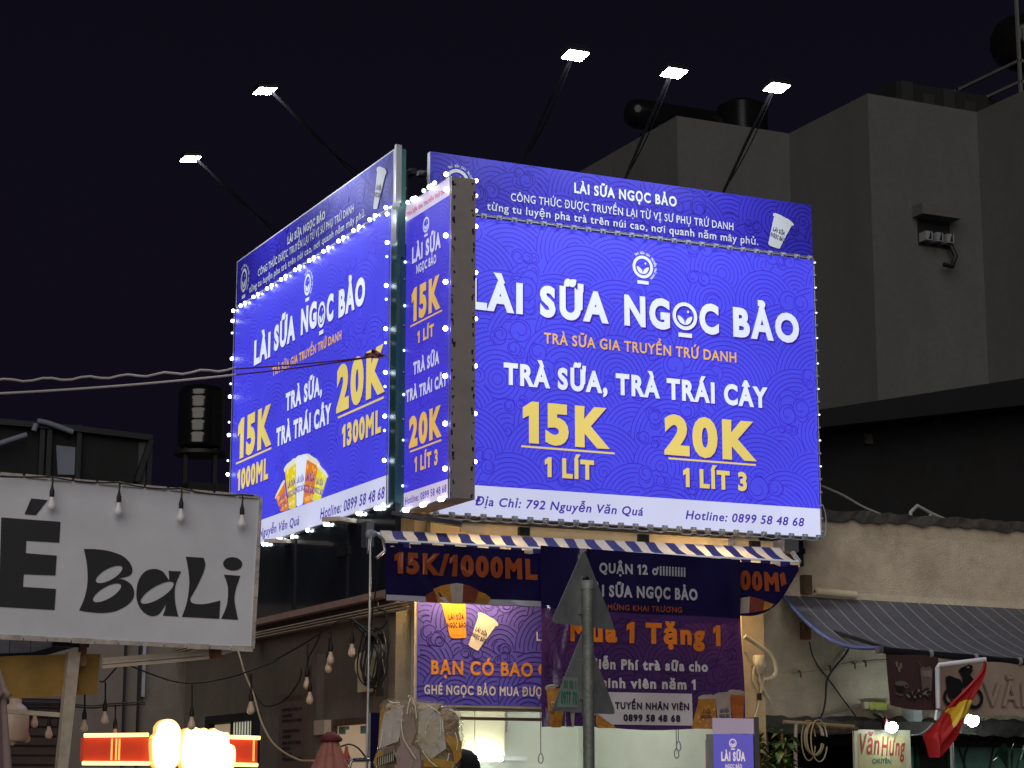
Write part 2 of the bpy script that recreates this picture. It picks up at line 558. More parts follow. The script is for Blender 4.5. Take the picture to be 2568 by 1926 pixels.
def spell(mb, pl, s, u, v, w, h, mn, off=.005, bold=.045, rot=0, shear=0):
    """Lettering centred at (u, v) in a box w by h (h: capital height), turned by rot."""
    g, f = glyphs(s, bold, shear, 1.06)
    x = (g[:, 0] - (g[:, 0].min() + g[:, 0].max()) / 2) / (g[:, 0].max() - g[:, 0].min()) * w
    y = (g[:, 1] - .5) * h
    c, sn = math.cos(rot), math.sin(rot)
    return mb.add([pl.p(u + c * a - sn * b, v + sn * a + c * b, off + w_) for a, b, w_ in zip(x, y, g[:, 2])], f, mn)


def arc_text(mb, pl, s, u, v, r, h, a0, a1, mn, off):
    n = len(s)
    for i, ch in enumerate(s):
        if ch == ' ':
            continue
        a = a0 + (a1 - a0) * (i + .5) / n
        spell(mb, pl, ch, u + math.cos(a) * r, v + math.sin(a) * r, h * (.35 if ch == 'I' else .75), h, mn, off, .03, a - math.pi / 2)


def ring(mb, pl, u, v, r0, r1, mn, off, n=36, sx=1):
    vs = []
    for k in range(n):
        a = 2 * math.pi * k / n
        vs += [pl.p(u + math.cos(a) * r0 * sx, v + math.sin(a) * r0, off), pl.p(u + math.cos(a) * r1 * sx, v + math.sin(a) * r1, off)]
    mb.add(vs, [[2 * k, 2 * k + 1, (2 * k + 3) % (2 * n), (2 * k + 2) % (2 * n)] for k in range(n)], mn)


def disc(mb, pl, u, v, r, mn, off, sx=1, n=28):
    mb.poly([pl.p(u + math.cos(2 * math.pi * k / n) * r * sx, v + math.sin(2 * math.pi * k / n) * r, off) for k in range(n)], mn)


def emblem(mb, pl, u, v, r, mn, off=.006, text=True, bar=True, sx=1, bg_=None):
    """Ring with two leaves and a spark, a bar under it and a line of lettering round its edge."""
    if bg_:
        disc(mb, pl, u, v, r * .8, bg_, off - .002, sx)
    ring(mb, pl, u, v, r * .74, r, mn, off, sx=sx)
    for sg in (-1, 1):
        pts = []
        for k in range(9):
            t = k / 8
            pts.append((t * .56, -.52 + .10 * t + .42 * t * t))
        for k in range(8, -1, -1):
            t = k / 8
            pts.append((t * .56, -.62 + .20 * t - .1 + .42 * t * t - .12 * math.sin(math.pi * t) + .1 * t))
        pts = [(0, -.62), (.18, -.60), (.40, -.48), (.56, -.22), (.60, .02), (.40, -.02), (.18, -.16), (.05, -.36)]
        pts = [(sg * a, b) for a, b in pts]
        if sg < 0:
            pts.reverse()
        mb.poly([pl.p(u + a * r * sx, v + b * r, off) for a, b in pts], mn)
    mb.poly([pl.p(u + (.26 + a) * r * sx, v + (.34 + b) * r, off) for a, b in ((0, -.13), (.09, 0), (0, .13), (-.09, 0))], mn)
    if bar:
        mb.poly([pl.p(u + a * r * sx, v + b * r, off) for a, b in ((-.55, -1.52), (.55, -1.52), (.55, -1.22), (-.55, -1.22))], mn)
    if text:
        arc_text(mb, pl, 'TRÀ SỮA GIA TRUYỀN TRỨ DANH', u, v, r * 1.24, r * .2, R(128), R(-52), mn, off)


def line(mb, pl, A, B, th, mn, off=.005):
    (u0, a), (u1, b) = pl.uv(*A), pl.uv(*B)
    v = (a + b) / 2
    mb.poly([pl.p(u0, v - th / 2, off), pl.p(u1, v - th / 2, off), pl.p(u1, v + th / 2, off), pl.p(u0, v + th / 2, off)], mn)


def shape(mb, pl, z, pts, mn, off=.005):
    mb.poly([pl.p(*pl.uv(z, x, y), off) for x, y in pts], mn)


def smooth_loop(pts, n=6, sharp=()):
    out = []
    N = len(pts)
    for i in range(N):
        p0, p1, p2, p3 = (Vector(pts[(i + k) % N]) for k in (-1, 0, 1, 2))
        if i in sharp:
            p0 = p1 + (p1 - p2) * .3
        if (i + 1) % N in sharp:
            p3 = p2 + (p2 - p1) * .3
        for k in range(n):
            t = k / n
            out.append(.5 * ((2 * p1) + (p2 - p0) * t + (2 * p0 - 5 * p1 + 4 * p2 - p3) * t * t + (3 * p1 - p0 - 3 * p2 + p3) * t ** 3))
    return out


def filled(loops):
    """Flat letter shape with holes: loops of 2-D points -> vertices and faces."""
    c = bpy.data.curves.new('outline', 'CURVE')
    c.dimensions = '2D'
    c.fill_mode = 'FRONT'
    for lp in loops:
        sp = c.splines.new('POLY')
        sp.points.add(len(lp) - 1)
        for p, q in zip(sp.points, lp):
            p.co = (q[0], q[1], 0, 1)
        sp.use_cyclic_u = True
    o = bpy.data.objects.new('outline', c)
    COL.objects.link(o)
    bpy.context.view_layer.update()
    me = bpy.data.meshes.new_from_object(o.evaluated_get(bpy.context.evaluated_depsgraph_get()))
    v = [tuple(w.co[:2]) for w in me.vertices]
    f = [list(p.vertices) for p in me.polygons]
    bpy.data.objects.remove(o); bpy.data.curves.remove(c); bpy.data.meshes.remove(me)
    return v, f


# ------------------------------------------------------------------ the printed wave pattern
def waves(mb, pl, u0, u1, v0, v1, mn, off=.0016, seed=1, rad=(.26, .50), gap=.041, lw=.0078):
    rg = random.Random(seed)
    D = []
    st = (rad[0] + rad[1]) / 2 * 1.12
    row = 0
    y = v1 + st * .5
    while y > v0 - st * .7:
        x = u0 - st + (row % 2) * st * .7
        while x < u1 + st:
            D.append((x + rg.uniform(-.3, .3) * st, y + rg.uniform(-.25, .25) * st, rg.uniform(*rad), rg.random(), 0))
            x += st * 1.35
        y -= st * .62
        row += 1
    fo = []
    for d in D:
        if rg.random() < .55:                                     # foam curls thrown up between the rings
            a = rg.uniform(.2, 2.9)
            cx, cy = d[0] + math.cos(a) * d[2] * .95, d[1] + math.sin(a) * d[2] * .95
            for k in range(rg.randint(3, 5)):
                fo.append((cx + rg.uniform(-.5, .5) * d[2] * .6, cy + rg.uniform(-.3, .3) * d[2] * .6, d[2] * rg.uniform(.13, .24), rg.random(), 1))
    D += fo
    A = np.array([(d[0], d[1], d[2]) for d in D])
    for i, (cx, cy, r, q, kind) in enumerate(D):
        paths = []
        if kind == 0:
            inner = r * .34 if q < .5 else 0
            k = r
            while k > max(inner, gap * .6):
                n = max(10, int(2 * math.pi * k / .035))
                t = np.linspace(0, 2 * math.pi, n + 1)
                paths.append(np.stack([cx + np.cos(t) * k, cy + np.sin(t) * k], 1))
                k -= gap
            if inner:
                turns = inner / gap
                t = np.linspace(0, turns * 2 * math.pi, int(turns * 22) + 3)
                k = inner * (1 - t / t[-1])
                paths.append(np.stack([cx + np.cos(t + q * 9) * k, cy + np.sin(t + q * 9) * k], 1))
        else:
            t = np.linspace(0, 2 * math.pi * 1.75, 40)
            k = r * (1 - .72 * np.clip(t - 5, 0, None) / (t[-1] - 5))
            s_ = 1 if q < .5 else -1
            paths.append(np.stack([cx + np.cos(s_ * t + q * 12) * k, cy + np.sin(s_ * t + q * 12) * k], 1))
        B = A[i + 1:]
        for P in paths:
            ok = (P[:, 0] > u0) & (P[:, 0] < u1) & (P[:, 1] > v0) & (P[:, 1] < v1)
            if len(B):
                ok &= (((P[:, None, 0] - B[None, :, 0]) ** 2 + (P[:, None, 1] - B[None, :, 1]) ** 2) > B[None, :, 2] ** 2).all(1)
            run = []
            for p, g in list(zip(P, ok)) + [(None, False)]:
                if g:
                    run.append(p)
                    continue
                if len(run) > 2:
                    q_ = np.array(run)
                    tg = np.gradient(q_, axis=0)
                    tg /= np.linalg.norm(tg, axis=1)[:, None] + 1e-9
                    nn = np.stack([-tg[:, 1], tg[:, 0]], 1) * lw / 2
                    vs = []
                    for a, b in zip(q_ - nn, q_ + nn):
                        vs += [pl.p(a[0], a[1], off), pl.p(b[0], b[1], off)]
                    mb.add(vs, [[2 * j, 2 * j + 1, 2 * j + 3, 2 * j + 2] for j in range(len(q_) - 1)], mn)
                run = []


def cup(mb, pl, z, c4, body, lid, ink, off=.006, label=True):
    """Printed picture of a tall lidded cup: corners top-left, top-right, bottom-right, bottom-left."""
    a, b, c, d = (np.array(pl.uv(z, *p)) for p in c4)
    q = lambda s, t: (a * (1 - s) + b * s) * (1 - t) + (d * (1 - s) + c * s) * t
    out = [q(0, .06), q(1, .06)] + [q(1 - .02 * k, .06 + .90 * k / 4) for k in range(1, 5)]
    out += [q(.9, .99), q(.75, 1.0), q(.25, 1.0), q(.1, .99), q(.02, .96)]
    mb.poly([pl.p(*p, off) for p in out], body)
    rim = [q(-.06, .10), q(-.07, .03), q(.05, -.01), q(.25, -.035), q(.5, -.03), q(.75, -.04), q(.95, -.01), q(1.07, .03), q(1.06, .10)]
    mb.poly([pl.p(*p, off + .001) for p in reversed(rim)], lid)
    ice = {'tea orange': 'ice warm', 'tea yellow': 'ice lime', 'tea lime': 'ice lime', 'vinyl amber': 'ice dull', 'vinyl tea': 'ice dull', 'print orange': 'ice dull'}.get(body)
    if ice:                                                           # printed ice lumps
        rk = random.Random(int(abs(a[0]) * 1000))
        for k in range(16):
            cx, cy = q(rk.uniform(.12, .88), rk.uniform(.14, .92))
            r_ = np.linalg.norm(b - a) * rk.uniform(.05, .10)
            mb.poly([pl.p(cx + r_ * rk.uniform(.6, 1.1) * math.cos(t), cy + r_ * rk.uniform(.6, 1.1) * math.sin(t), off + .0006 + k * .00002) for t in np.linspace(0, 2 * math.pi, 7)[:-1]], ice)
    ctr = q(.5, .56)
    w = np.linalg.norm(b - a)
    rot = math.atan2((b - a)[1], (b - a)[0]) + math.atan2((c - d)[1], (c - d)[0])
    rot /= 2
    if label:
        h = w * .19
        up_ = np.array((-math.sin(rot), math.cos(rot)))
        spell(mb, pl, 'LÀI SỮA', *(ctr + up_ * h * .75), w * .62, h, ink, off + .002, .04, rot)
        spell(mb, pl, 'NGỌC BẢO', *(ctr - up_ * h * .75), w * .74, h, ink, off + .002, .04, rot)
    return q


def rect(mb, pl, u0, u1, v0, v1, mn, off=0):
    mb.poly([pl.p(u0, v0, off), pl.p(u1, v0, off), pl.p(u1, v1, off), pl.p(u0, v1, off)], mn)


def slab(mb, pl, u0, u1, v0, v1, d0, d1, mn, edge=None):
    """Box standing on a plane between two heights over it (d1 in front)."""
    mb.prism([pl.p(u0, v0, d1), pl.p(u1, v0, d1), pl.p(u1, v1, d1), pl.p(u0, v1, d1)], pl.N * (d0 - d1), mn, edge)


def spot_at(o, pts):
    return [Vector(p) for p in pts]


def sag(a, b, drop, n=14):
    a, b = Vector(a), Vector(b)
    return [a.lerp(b, i / n) - Vector((0, 0, drop * 4 * (i / n) * (1 - i / n))) for i in range(n + 1)]


def spline(pts, n=6):
    P = [Vector(p) for p in pts]
    out = []
    for i in range(len(P) - 1):
        p0, p1, p2, p3 = P[max(i - 1, 0)], P[i], P[i + 1], P[min(i + 2, len(P) - 1)]
        for k in range(n):
            t = k / n
            out.append(.5 * ((2 * p1) + (p2 - p0) * t + (2 * p0 - 5 * p1 + 4 * p2 - p3) * t * t + (3 * p1 - p0 - 3 * p2 + p3) * t ** 3))
    return out + [P[-1]]
#PART2
# ================================================================== GROUND
b = MB(); b.poly([(-400, -400, -.02), (400, -400, -.02), (400, 400, -.02), (-400, 400, -.02)], 'soil'); struct(b.build('ground'))
b = MB(); b.box((-60, -14, -.3), (60, -3.2, -.012), 'asphalt'); struct(b.build('road'))
b = MB(); b.box((-60, -3.2, -.3), (60, .2, .12), 'paving'); struct(b.build('pavement'))

P0 = Plane('y', 0)
XL = P0.uv('s', 987, 900)[0]
XM = P0.uv('s', 1015, 900)[0]
PLx = Plane('x', XL)
PMx = Plane('x', XM)
YN = -PMx.uv('s', 1130.3, 850)[0]                     # how far the narrow sign stands out from the front
PN = Plane('y', YN)
# P.uv returns (u, z); on 'x' planes u = -y
XM2 = PN.uv('s', 1192, 850)[0]
XR = P0.uv('s', 2045, 900)[0]
XB = P0.uv('s', 1076, 900)[0]
zt = P0.uv('s', 2034.6, 514.7)[1]; zh = P0.uv('s', 2035.5, 652)[1]; zb = (P0.uv('s', 2051, 1344)[1] + P0.uv('s', 1109, 1293)[1]) / 2
print('corner', XL, XM, XM2, XB, XR, 'YN', YN, 'z', zt, zh, zb)


def wave_face(mb, pl, u0, u1, v0, v1, face, ln, seed, **k):
    rect(mb, pl, u0, u1, v0, v1, face, 0)
    waves(mb, pl, u0, u1, v0, v1, ln, .0016, seed, **k)


# ================================================================== RIGHT BIG BOARD (backlit) and its header
t = thing('lightbox_sign', 'large backlit blue front board with the address line and two yellow prices side by side', 'shop sign', ((XB + XR) / 2, .07, zb))
b = MB(); slab(b, P0, XB, XR, zb, zh, -.16, -.001, 'white frame'); b.build('case', t)
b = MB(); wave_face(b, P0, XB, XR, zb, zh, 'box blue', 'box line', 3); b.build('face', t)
vb = (P0.uv('6', 82, 903)[1] + P0.uv('6', 2130, 1050)[1]) / 2
b = MB(); rect(b, P0, XB, XR, zb, vb, 'box band', .003); b.build('address_band', t)
b = MB(); emblem(b, P0, *P0.uv('5', 1085, 745), .104, 'box white'); b.build('emblem', t)
b = MB()
S = dict(shade='box shade', sh=(.014, -.016))
write(b, P0, 'LÀI', ('5', 42, 997), ('5', 362, 1030), ('5', 42, 808), 'box white', bold=.05, **S)
write(b, P0, 'SỮA', ('5', 465, 1045), ('5', 880, 1086), ('5', 465, 856), 'box white', bold=.05, **S)
write(b, P0, 'NG', ('5', 975, 1098), ('5', 1250, 1124), ('5', 975, 912), 'box white', bold=.05, **S)
u, v = P0.uv('5', 1339, 1042)
emblem(b, P0, u + .013, v - .014, .128, 'box shade', .004, False); emblem(b, P0, u, v, .128, 'box white', .006, False)
write(b, P0, 'C', ('5', 1428, 1143), ('5', 1545, 1156), ('5', 1428, 960), 'box white', bold=.05, **S)
write(b, P0, 'BẢO', ('5', 1632, 1164), ('5', 2030, 1208), ('5', 1632, 985), 'box white', bold=.05, **S)
b.build('headline_lettering', t)
b = MB(); write(b, P0, 'TRÀ SỮA GIA TRUYỀN TRỨ DANH', ('6', 490, 47), ('6', 1650, 172), ('6', 490, -18), 'box gold', bold=.02, shade='box shade', sh=(.006, -.006)); b.build('tagline_lettering', t)
b = MB(); write(b, P0, 'TRÀ SỮA, TRÀ TRÁI CÂY', ('6', 247, 296), ('6', 1840, 446), ('6', 247, 163), 'box white', bold=.045, space=1.05, shade='box shade', sh=(.009, -.01)); b.build('drinks_lettering', t)
for A in ((('15K', ('6', 362, 652), ('6', 887, 688), ('6', 362, 400), .055), ('1 LÍT', ('6', 495, 857), ('6', 792, 875), ('6', 495, 737), .045), (('6', 352, 672), ('6', 915, 714))),
          (('20K', ('6', 1216, 722), ('6', 1773, 764), ('6', 1216, 478), .055), ('1 LÍT 3', ('6', 1330, 915), ('6', 1714, 944), ('6', 1330, 800), .045), (('6', 1240, 741), ('6', 1767, 788)))):
    b = MB()
    for s, l, r_, tp, bo in A[:2]:
        write(b, P0, s, l, r_, tp, 'box yellow', bold=bo, shade='box shade', sh=(.011, -.012), space=1.04)
    line(b, P0, *A[2], .016, 'box yellow')
    b.build('price_lettering', t)
b = MB(); write(b, P0, 'Địa Chỉ: 792 Nguyễn Văn Quá', ('6', 75, 1031), ('6', 1090, 1088), ('6', 75, 977), 'box purple', bold=.02, shear=.22); b.build('address_lettering', t)
b = MB(); write(b, P0, 'Hotline: 0899 58 48 68', ('6', 1343, 1106), ('6', 2060, 1160), ('6', 1343, 1053), 'box purple', bold=.02, shear=.22); b.build('hotline_lettering', t)

zh2 = zh + .03
t = thing('header_panel', 'floodlit dark blue header strip above the large board with white plastic cup at its end', 'sign panel', ((XB + XR) / 2, .05, zh))
XBh = P0.uv('s', 1078, 500)[0]
b = MB(); slab(b, P0, XBh, XR, zh + .035, zt, -.06, -.001, 'white frame'); b.build('backing', t)
b = MB(); wave_face(b, P0, XBh, XR, zh + .035, zt, 'head blue', 'head line', 8, rad=(.22, .40)); b.build('face', t)
b = MB(); emblem(b, P0, *P0.uv('3', 617, 318), .112, 'head white'); b.build('emblem', t)
b = MB(); write(b, P0, 'LÀI SỮA NGỌC BẢO', ('5', 672, 300), ('5', 1290, 381), ('5', 672, 238), 'head white', bold=.035); b.build('headline_lettering', t)
b = MB()
write(b, P0, 'CÔNG THỨC ĐƯỢC TRUYỀN LẠI TỪ VỊ SƯ PHỤ TRỨ DANH', ('5', 290, 350), ('5', 1632, 520), ('5', 290, 303), 'head white', bold=.012)
write(b, P0, 'từng tu luyện pha trà trên núi cao, nơi quanh năm mây phủ.', ('5', 146, 406), ('5', 1782, 609), ('5', 146, 358), 'head white', bold=.012)
b.build('slogan_lettering', t)
b = MB(); cup(b, P0, '5', ((1880, 420), (1990, 480), (1915, 640), (1838, 612)), 'head white', 'head white', 'head ink'); b.build('cup_picture', t)

# ================================================================== LEFT BOARD and header, on the side street
zlt = (PLx.uv('s', 989.5, 371.6)[1] + PLx.uv('s', 594.7, 656.5)[1]) / 2
zlh = (PLx.uv('s', 982, 524.5)[1] + PLx.uv('s', 590, 778.5)[1]) / 2
zlb = (PLx.uv('s', 973.6, 1262)[1] + PLx.uv('s', 648.5, 1368)[1]) / 2
zlv = (PLx.uv('s', 972.6, 1192.8)[1] + PLx.uv('s', 651, 1304)[1]) / 2
uL0 = (PLx.uv('s', 591, 780)[0] + PLx.uv('s', 578.6, 1238)[0]) / 2
uL1 = (PLx.uv('s', 982, 524)[0] + PLx.uv('s', 972.6, 1193)[0]) / 2
uH1 = PLx.uv('s', 989, 450)[0]
print('left', zlt, zlh, zlb, uL0, uL1, uH1)
t = thing('lightbox_sign', 'backlit blue side street board with a fan of tea cups at its foot', 'shop sign', (XL + .07, -(uL0 + uL1) / 2, zlb))
b = MB(); slab(b, PLx, uL0, uL1, zlb, zlh, -.14, -.001, 'white frame'); b.build('case', t)
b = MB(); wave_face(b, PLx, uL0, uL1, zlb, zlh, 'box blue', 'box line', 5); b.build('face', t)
b = MB(); rect(b, PLx, uL0, uL1, zlb, zlv, 'box band', .003); b.build('address_band', t)
b = MB(); emblem(b, PLx, *PLx.uv('1', 705, 1240), .105, 'box white', sx=.85); b.build('emblem', t)
b = MB()
capB = PLx.uv('1', 965, 1285)[1] - PLx.uv('1', 965, 1512)[1]


def wr(b, s, l, r_, cap, m, **k):
    """Left board: baseline ends and a capital height in metres (lower edge of the strokes kept level)."""
    (u0, a), (u1, c) = PLx.uv(*l), PLx.uv(*r_)
    v, f = glyphs(s, k.pop('bold', .045), k.pop('shear', 0), 1.05)
    base = (a + c) / 2; kk = cap
    off = k.get('off', .005)
    x0, x1 = v[:, 0].min(), v[:, 0].max()
    uu = u0 + (v[:, 0] - x0) / (x1 - x0) * (u1 - u0); vv = base + v[:, 1] * kk
    if k.get('shade'):
        b.add([PLx.p(x + k['sh'][0], y + k['sh'][1], off - .0018 + w_) for x, y, w_ in zip(uu, vv, v[:, 2])], f, k['shade'])
    b.add([PLx.p(x, y, off + w_) for x, y, w_ in zip(uu, vv, v[:, 2])], f, m)


wr(b, 'LÀI', ('2', 230, 225), ('2', 350, 168), capB, 'box white', bold=.055, **S)
wr(b, 'SỮA', ('2', 378, 135), ('1', 600, 1690), capB, 'box white', bold=.055, **S)
wr(b, 'NG', ('1', 648, 1655), ('1', 778, 1600), capB, 'box white', bold=.055, **S)
u, v = PLx.uv('1', 822, 1490)
emblem(b, PLx, u + .012, v - .014, capB * .48, 'box shade', .004, False, sx=.8); emblem(b, PLx, u, v, capB * .48, 'box white', .006, False, sx=.8)
wr(b, 'C', ('1', 862, 1560), ('1', 918, 1535), capB, 'box white', bold=.055, **S)
wr(b, 'BẢO', ('1', 962, 1513), ('1', 1182, 1405), capB, 'box white', bold=.055, **S)
b.build('headline_lettering', t)
hgt = lambda z, x, y0, y1: PLx.uv(z, x, y0)[1] - PLx.uv(z, x, y1)[1]
b = MB(); wr(b, 'TRÀ SỮA GIA TRUYỀN TRỨ DANH', ('2', 368, 302), ('2', 880, 38), hgt('2', 368, 240, 302), 'box gold', bold=.03, shade='box shade', sh=(.006, -.006)); b.build('tagline_lettering', t)
b = MB(); wr(b, 'TRÀ SỮA,', ('2', 466, 560), ('2', 735, 450), hgt('2', 466, 430, 562), 'box white', bold=.05, shade='box shade', sh=(.009, -.01))
wr(b, 'TRÀ TRÁI CÂY', ('2', 396, 832), ('2', 802, 655), hgt('2', 396, 695, 832), 'box white', bold=.05, shade='box shade', sh=(.009, -.01)); b.build('drinks_lettering', t)
for A in ((('15K', ('2', 108, 918), ('2', 358, 828), hgt('2', 108, 624, 918), .06), ('1000ML', ('2', 106, 1158), ('2', 334, 1072), hgt('2', 108, 1005, 1158), .05), (('2', 97, 955), ('2', 360, 842))),
          (('20K', ('2', 842, 582), ('2', 1202, 428), hgt('2', 842, 238, 582), .06), ('1300ML', ('2', 884, 840), ('2', 1173, 722), hgt('2', 885, 674, 840), .05), (('2', 855, 613), ('2', 1195, 465)))):
    b = MB()
    for s, l, r_, h, bo in A[:2]:
        wr(b, s, l, r_, h, 'box yellow', bold=bo, shade='box shade', sh=(.011, -.012))
    line(b, PLx, *A[2], .018, 'box yellow')
    b.build('price_lettering', t)
for c4, m in (([(392, 1200), (455, 1078), (495, 1296), (428, 1314)], 'tea orange'), ([(708, 960), (780, 1040), (735, 1215), (662, 1238)], 'tea lime'),
              ([(460, 985), (548, 915), (548, 1282), (492, 1297)], 'tea yellow'), ([(618, 882), (718, 948), (665, 1242), (598, 1258)], 'tea orange'), ([(546, 912), (628, 895), (600, 1257), (548, 1280)], 'box white')):
    b = MB(); cup(b, PLx, '2', c4, m, 'cup foam' if m != 'box white' else 'box white', 'box purple', off=.006 + .002 * ('white' in m) + .001 * (m == 'tea yellow')); b.build('cup_picture', t)
b = MB()
wr(b, 'Địa Chỉ: 792', ('2', 75, 1590), ('2', 255, 1512), hgt('2', 275, 1445, 1508), 'box purple', bold=.02, shear=.2)
wr(b, 'Nguyễn Văn Quá', ('2', 270, 1510), ('2', 568, 1406), hgt('2', 275, 1445, 1508), 'box purple', bold=.02, shear=.2); b.build('address_lettering', t)
b = MB(); wr(b, 'Hotline: 0899 58 48 68', ('2', 722, 1370), ('2', 1202, 1212), hgt('2', 725, 1290, 1370), 'box purple', bold=.02, shear=.2); b.build('hotline_lettering', t)

t = thing('header_panel', 'floodlit blue header strip over the side street board', 'sign panel', (XL + .05, -(uL0 + uH1) / 2, zlh))
b = MB(); slab(b, PLx, uL0, uH1, zlh + .03, zlt, -.08, -.001, 'white frame'); b.build('backing', t)
b = MB(); wave_face(b, PLx, uL0 + .02, uH1 - .03, zlh + .03, zlt - .012, 'head blue', 'head line', 12, rad=(.22, .4)); b.build('face', t)
b = MB(); emblem(b, PLx, *PLx.uv('1', 176, 1205), .125, 'head white', sx=.8); b.build('emblem', t)
b = MB(); wr(b, 'LÀI SỮA NGỌC BẢO', ('1', 538, 897), ('1', 850, 705), hgt('1', 538, 832, 897), 'head white', bold=.04); b.build('headline_lettering', t)
b = MB(); wr(b, 'CÔNG THỨC ĐƯỢC TRUYỀN LẠI TỪ VỊ SƯ PHỤ TRỨ DANH', ('1', 292, 1165), ('1', 1090, 645), hgt('1', 292, 1106, 1165), 'head white', bold=.015)
wr(b, 'từng tu luyện pha trà trên núi cao, nơi quanh năm mây phủ.', ('1', 218, 1312), ('1', 1187, 668), hgt('1', 218, 1258, 1312), 'head white', bold=.015); b.build('slogan_lettering', t)
b = MB(); cup(b, PLx, '1', ((1290, 262), (1362, 292), (1288, 612), (1250, 612)), 'head white', 'head white', 'head ink'); b.build('cup_picture', t)

# ================================================================== NARROW SIGN standing out from the corner
zmt = (PMx.uv('s', 1130.3, 440)[1] + PMx.uv('s', 1015.8, 520)[1]) / 2
zmb = (PMx.uv('s', 1126, 1246)[1] + PMx.uv('s', 1010, 1287)[1]) / 2
zmv = (PMx.uv('4', 160, 1333)[1] + PMx.uv('4', 533, 1215)[1]) / 2
zmw = (PMx.uv('3', 190, 665)[1] + PMx.uv('3', 560, 422)[1]) / 2
uM0, uM1 = 0.0, -YN
print('narrow', zmt, zmb, zmw, zmv)
t = thing('projecting_sign', 'narrow upright blue lightbox jutting out between the two big boards', 'shop sign', ((XM + XM2) / 2, YN / 2, zmb))
b = MB(); b.box((XM + .002, YN, zmb), (XM2, 0, zmt), 'tape brown')
b.poly([(XM + .002, YN, zmb - .002), (XM2, YN, zmb - .002), (XM2, 0, zmb - .002), (XM + .002, 0, zmb - .002)][::-1], 'under board')
rg = random.Random(4)
for e_ in (.012, XM2 - XM - .03):
    for k in range(34):
        z_ = zmb + (zmt - zmb) * (k + rg.random()) / 34
        x_ = XM + e_ + rg.uniform(-.008, .014)
        h_ = rg.uniform(.012, .05)
        b.poly([(x_, YN - .002, z_), (x_ + rg.uniform(.006, .018), YN - .002, z_ + .004), (x_ + rg.uniform(.0, .022), YN - .002, z_ + h_), (x_ - .004, YN - .002, z_ + h_ * .8)], 'black')
b.build('case', t)
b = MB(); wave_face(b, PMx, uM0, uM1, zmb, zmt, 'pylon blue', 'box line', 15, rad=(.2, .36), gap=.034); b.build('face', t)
b = MB(); rect(b, PMx, uM0, uM1, zmb, zmv, 'pylon band', .003); b.build('hotline_band', t)
b = MB(); rect(b, PMx, uM0, uM1, zmw, zmt, 'pylon band', .003); b.build('slogan_band', t)
hm = lambda z, x, y0, y1: PMx.uv(z, x, y0)[1] - PMx.uv(z, x, y1)[1]


def wm(b, s, z, l, r_, top, m, bold=.045, shear=0):
    write(b, PMx, s, (z,) + l, (z,) + r_, (z, l[0], top), m, bold=bold, shear=shear, shade='box shade' if m != 'box purple' else None, sh=(.006, -.007))


b = MB(); wm(b, 'TRÀ SỮA GIA TRUYỀN TRỨ DANH', '3', (203, 610), (548, 385), 577, 'box orange', .02); b.build('tagline_lettering', t)
b = MB(); emblem(b, PMx, *PMx.uv('3', 365, 675), .066, 'pylon white', text=False); b.build('emblem', t)
b = MB(); wm(b, 'LÀI SỮA', '3', (247, 1006), (486, 862), 872, 'pylon white', .05); wm(b, 'NGỌC BẢO', '3', (283, 1088), (448, 992), 1015, 'pylon white', .035); b.build('headline_lettering', t)
b = MB(); wm(b, '15K', '3', (243, 1490), (482, 1372), 1212, 'pylon yellow', .055); line(b, PMx, ('3', 233, 1526), ('3', 497, 1384), .014, 'pylon yellow')
wm(b, '1 LÍT', '3', (292, 1660), (428, 1602), 1560, 'pylon yellow', .045); b.build('price_lettering', t)
b = MB(); wm(b, 'TRÀ SỮA', '4', (247, 390), (455, 290), 288, 'pylon white', .05); wm(b, 'TRÀ TRÁI CÂY', '4', (190, 610), (518, 462), 512, 'pylon white', .05); b.build('drinks_lettering', t)
b = MB(); wm(b, '20K', '4', (213, 972), (474, 878), 725, 'pylon yellow', .055); line(b, PMx, ('4', 222, 1000), ('4', 472, 903), .014, 'pylon yellow')
wm(b, '1 LÍT 3', '4', (258, 1162), (442, 1103), 1040, 'pylon yellow', .045); b.build('price_lettering', t)
b = MB(); wm(b, 'Hotline: 0899 58 48 68', '4', (182, 1424), (512, 1318), 1366, 'box purple', .02); b.build('hotline_lettering', t)

# steel corner upright between the boards
b = MB()
b.box((XL + .003, -.02, zlb - .04), (XM - .004, .085, zlt - .85), 'green steel')
b.box((XL - .02, -.06, zlh + .02), (XL + .03, -.021, zlt + .01), 'steel')
b.box((XL + .035, -.05, zlh - .45), (XL + .075, -.022, zlt - .02), 'green steel')
b.box((XL + .002, -.05, zlb), (XL + .034, -.022, zlh - .02), 'green steel')
for k in range(7):
    b.lathe((XL + .08, -.02, zlb + .3 + k * .4), [(.010, 0), (.010, .012), (.004, .016)], 'steel', 8, (0, -1, 0))
tag(b.build('corner_post'), 'dark green steel upright in the gap between side street board and narrow sign', 'post')
# steel frame that carries the boards, behind them
b = MB()
for x in np.linspace(XB + .1, XR - .1, 4):
    b.bar((x, .22, zb - .25), (x, .22, zt - .1), .08, .05, 'dark steel')
for z_ in (zb - .1, zh, zt - .12):
    b.bar((XB, .28, z_), (XR, .28, z_), .05, .05, 'dark steel')
tag(b.build('billboard_scaffold'), 'dark steel frame carrying the large front board from behind', 'sign frame')
b = MB()
for y in np.linspace(.3, -uL0 - .2, 4):
    b.bar((XL + .2, y, zlb - .25), (XL + .2, y, zlt - .1), .05, .08, 'dark steel')
for z_ in (zlb - .08, zlh, zlt - .12):
    b.bar((XL + .25, .2, z_), (XL + .25, -uL0, z_), .05, .05, 'dark steel')
tag(b.build('billboard_scaffold'), 'dark steel frame behind the side street board', 'sign frame')

# ================================================================== LED STRINGS
_ball = {}


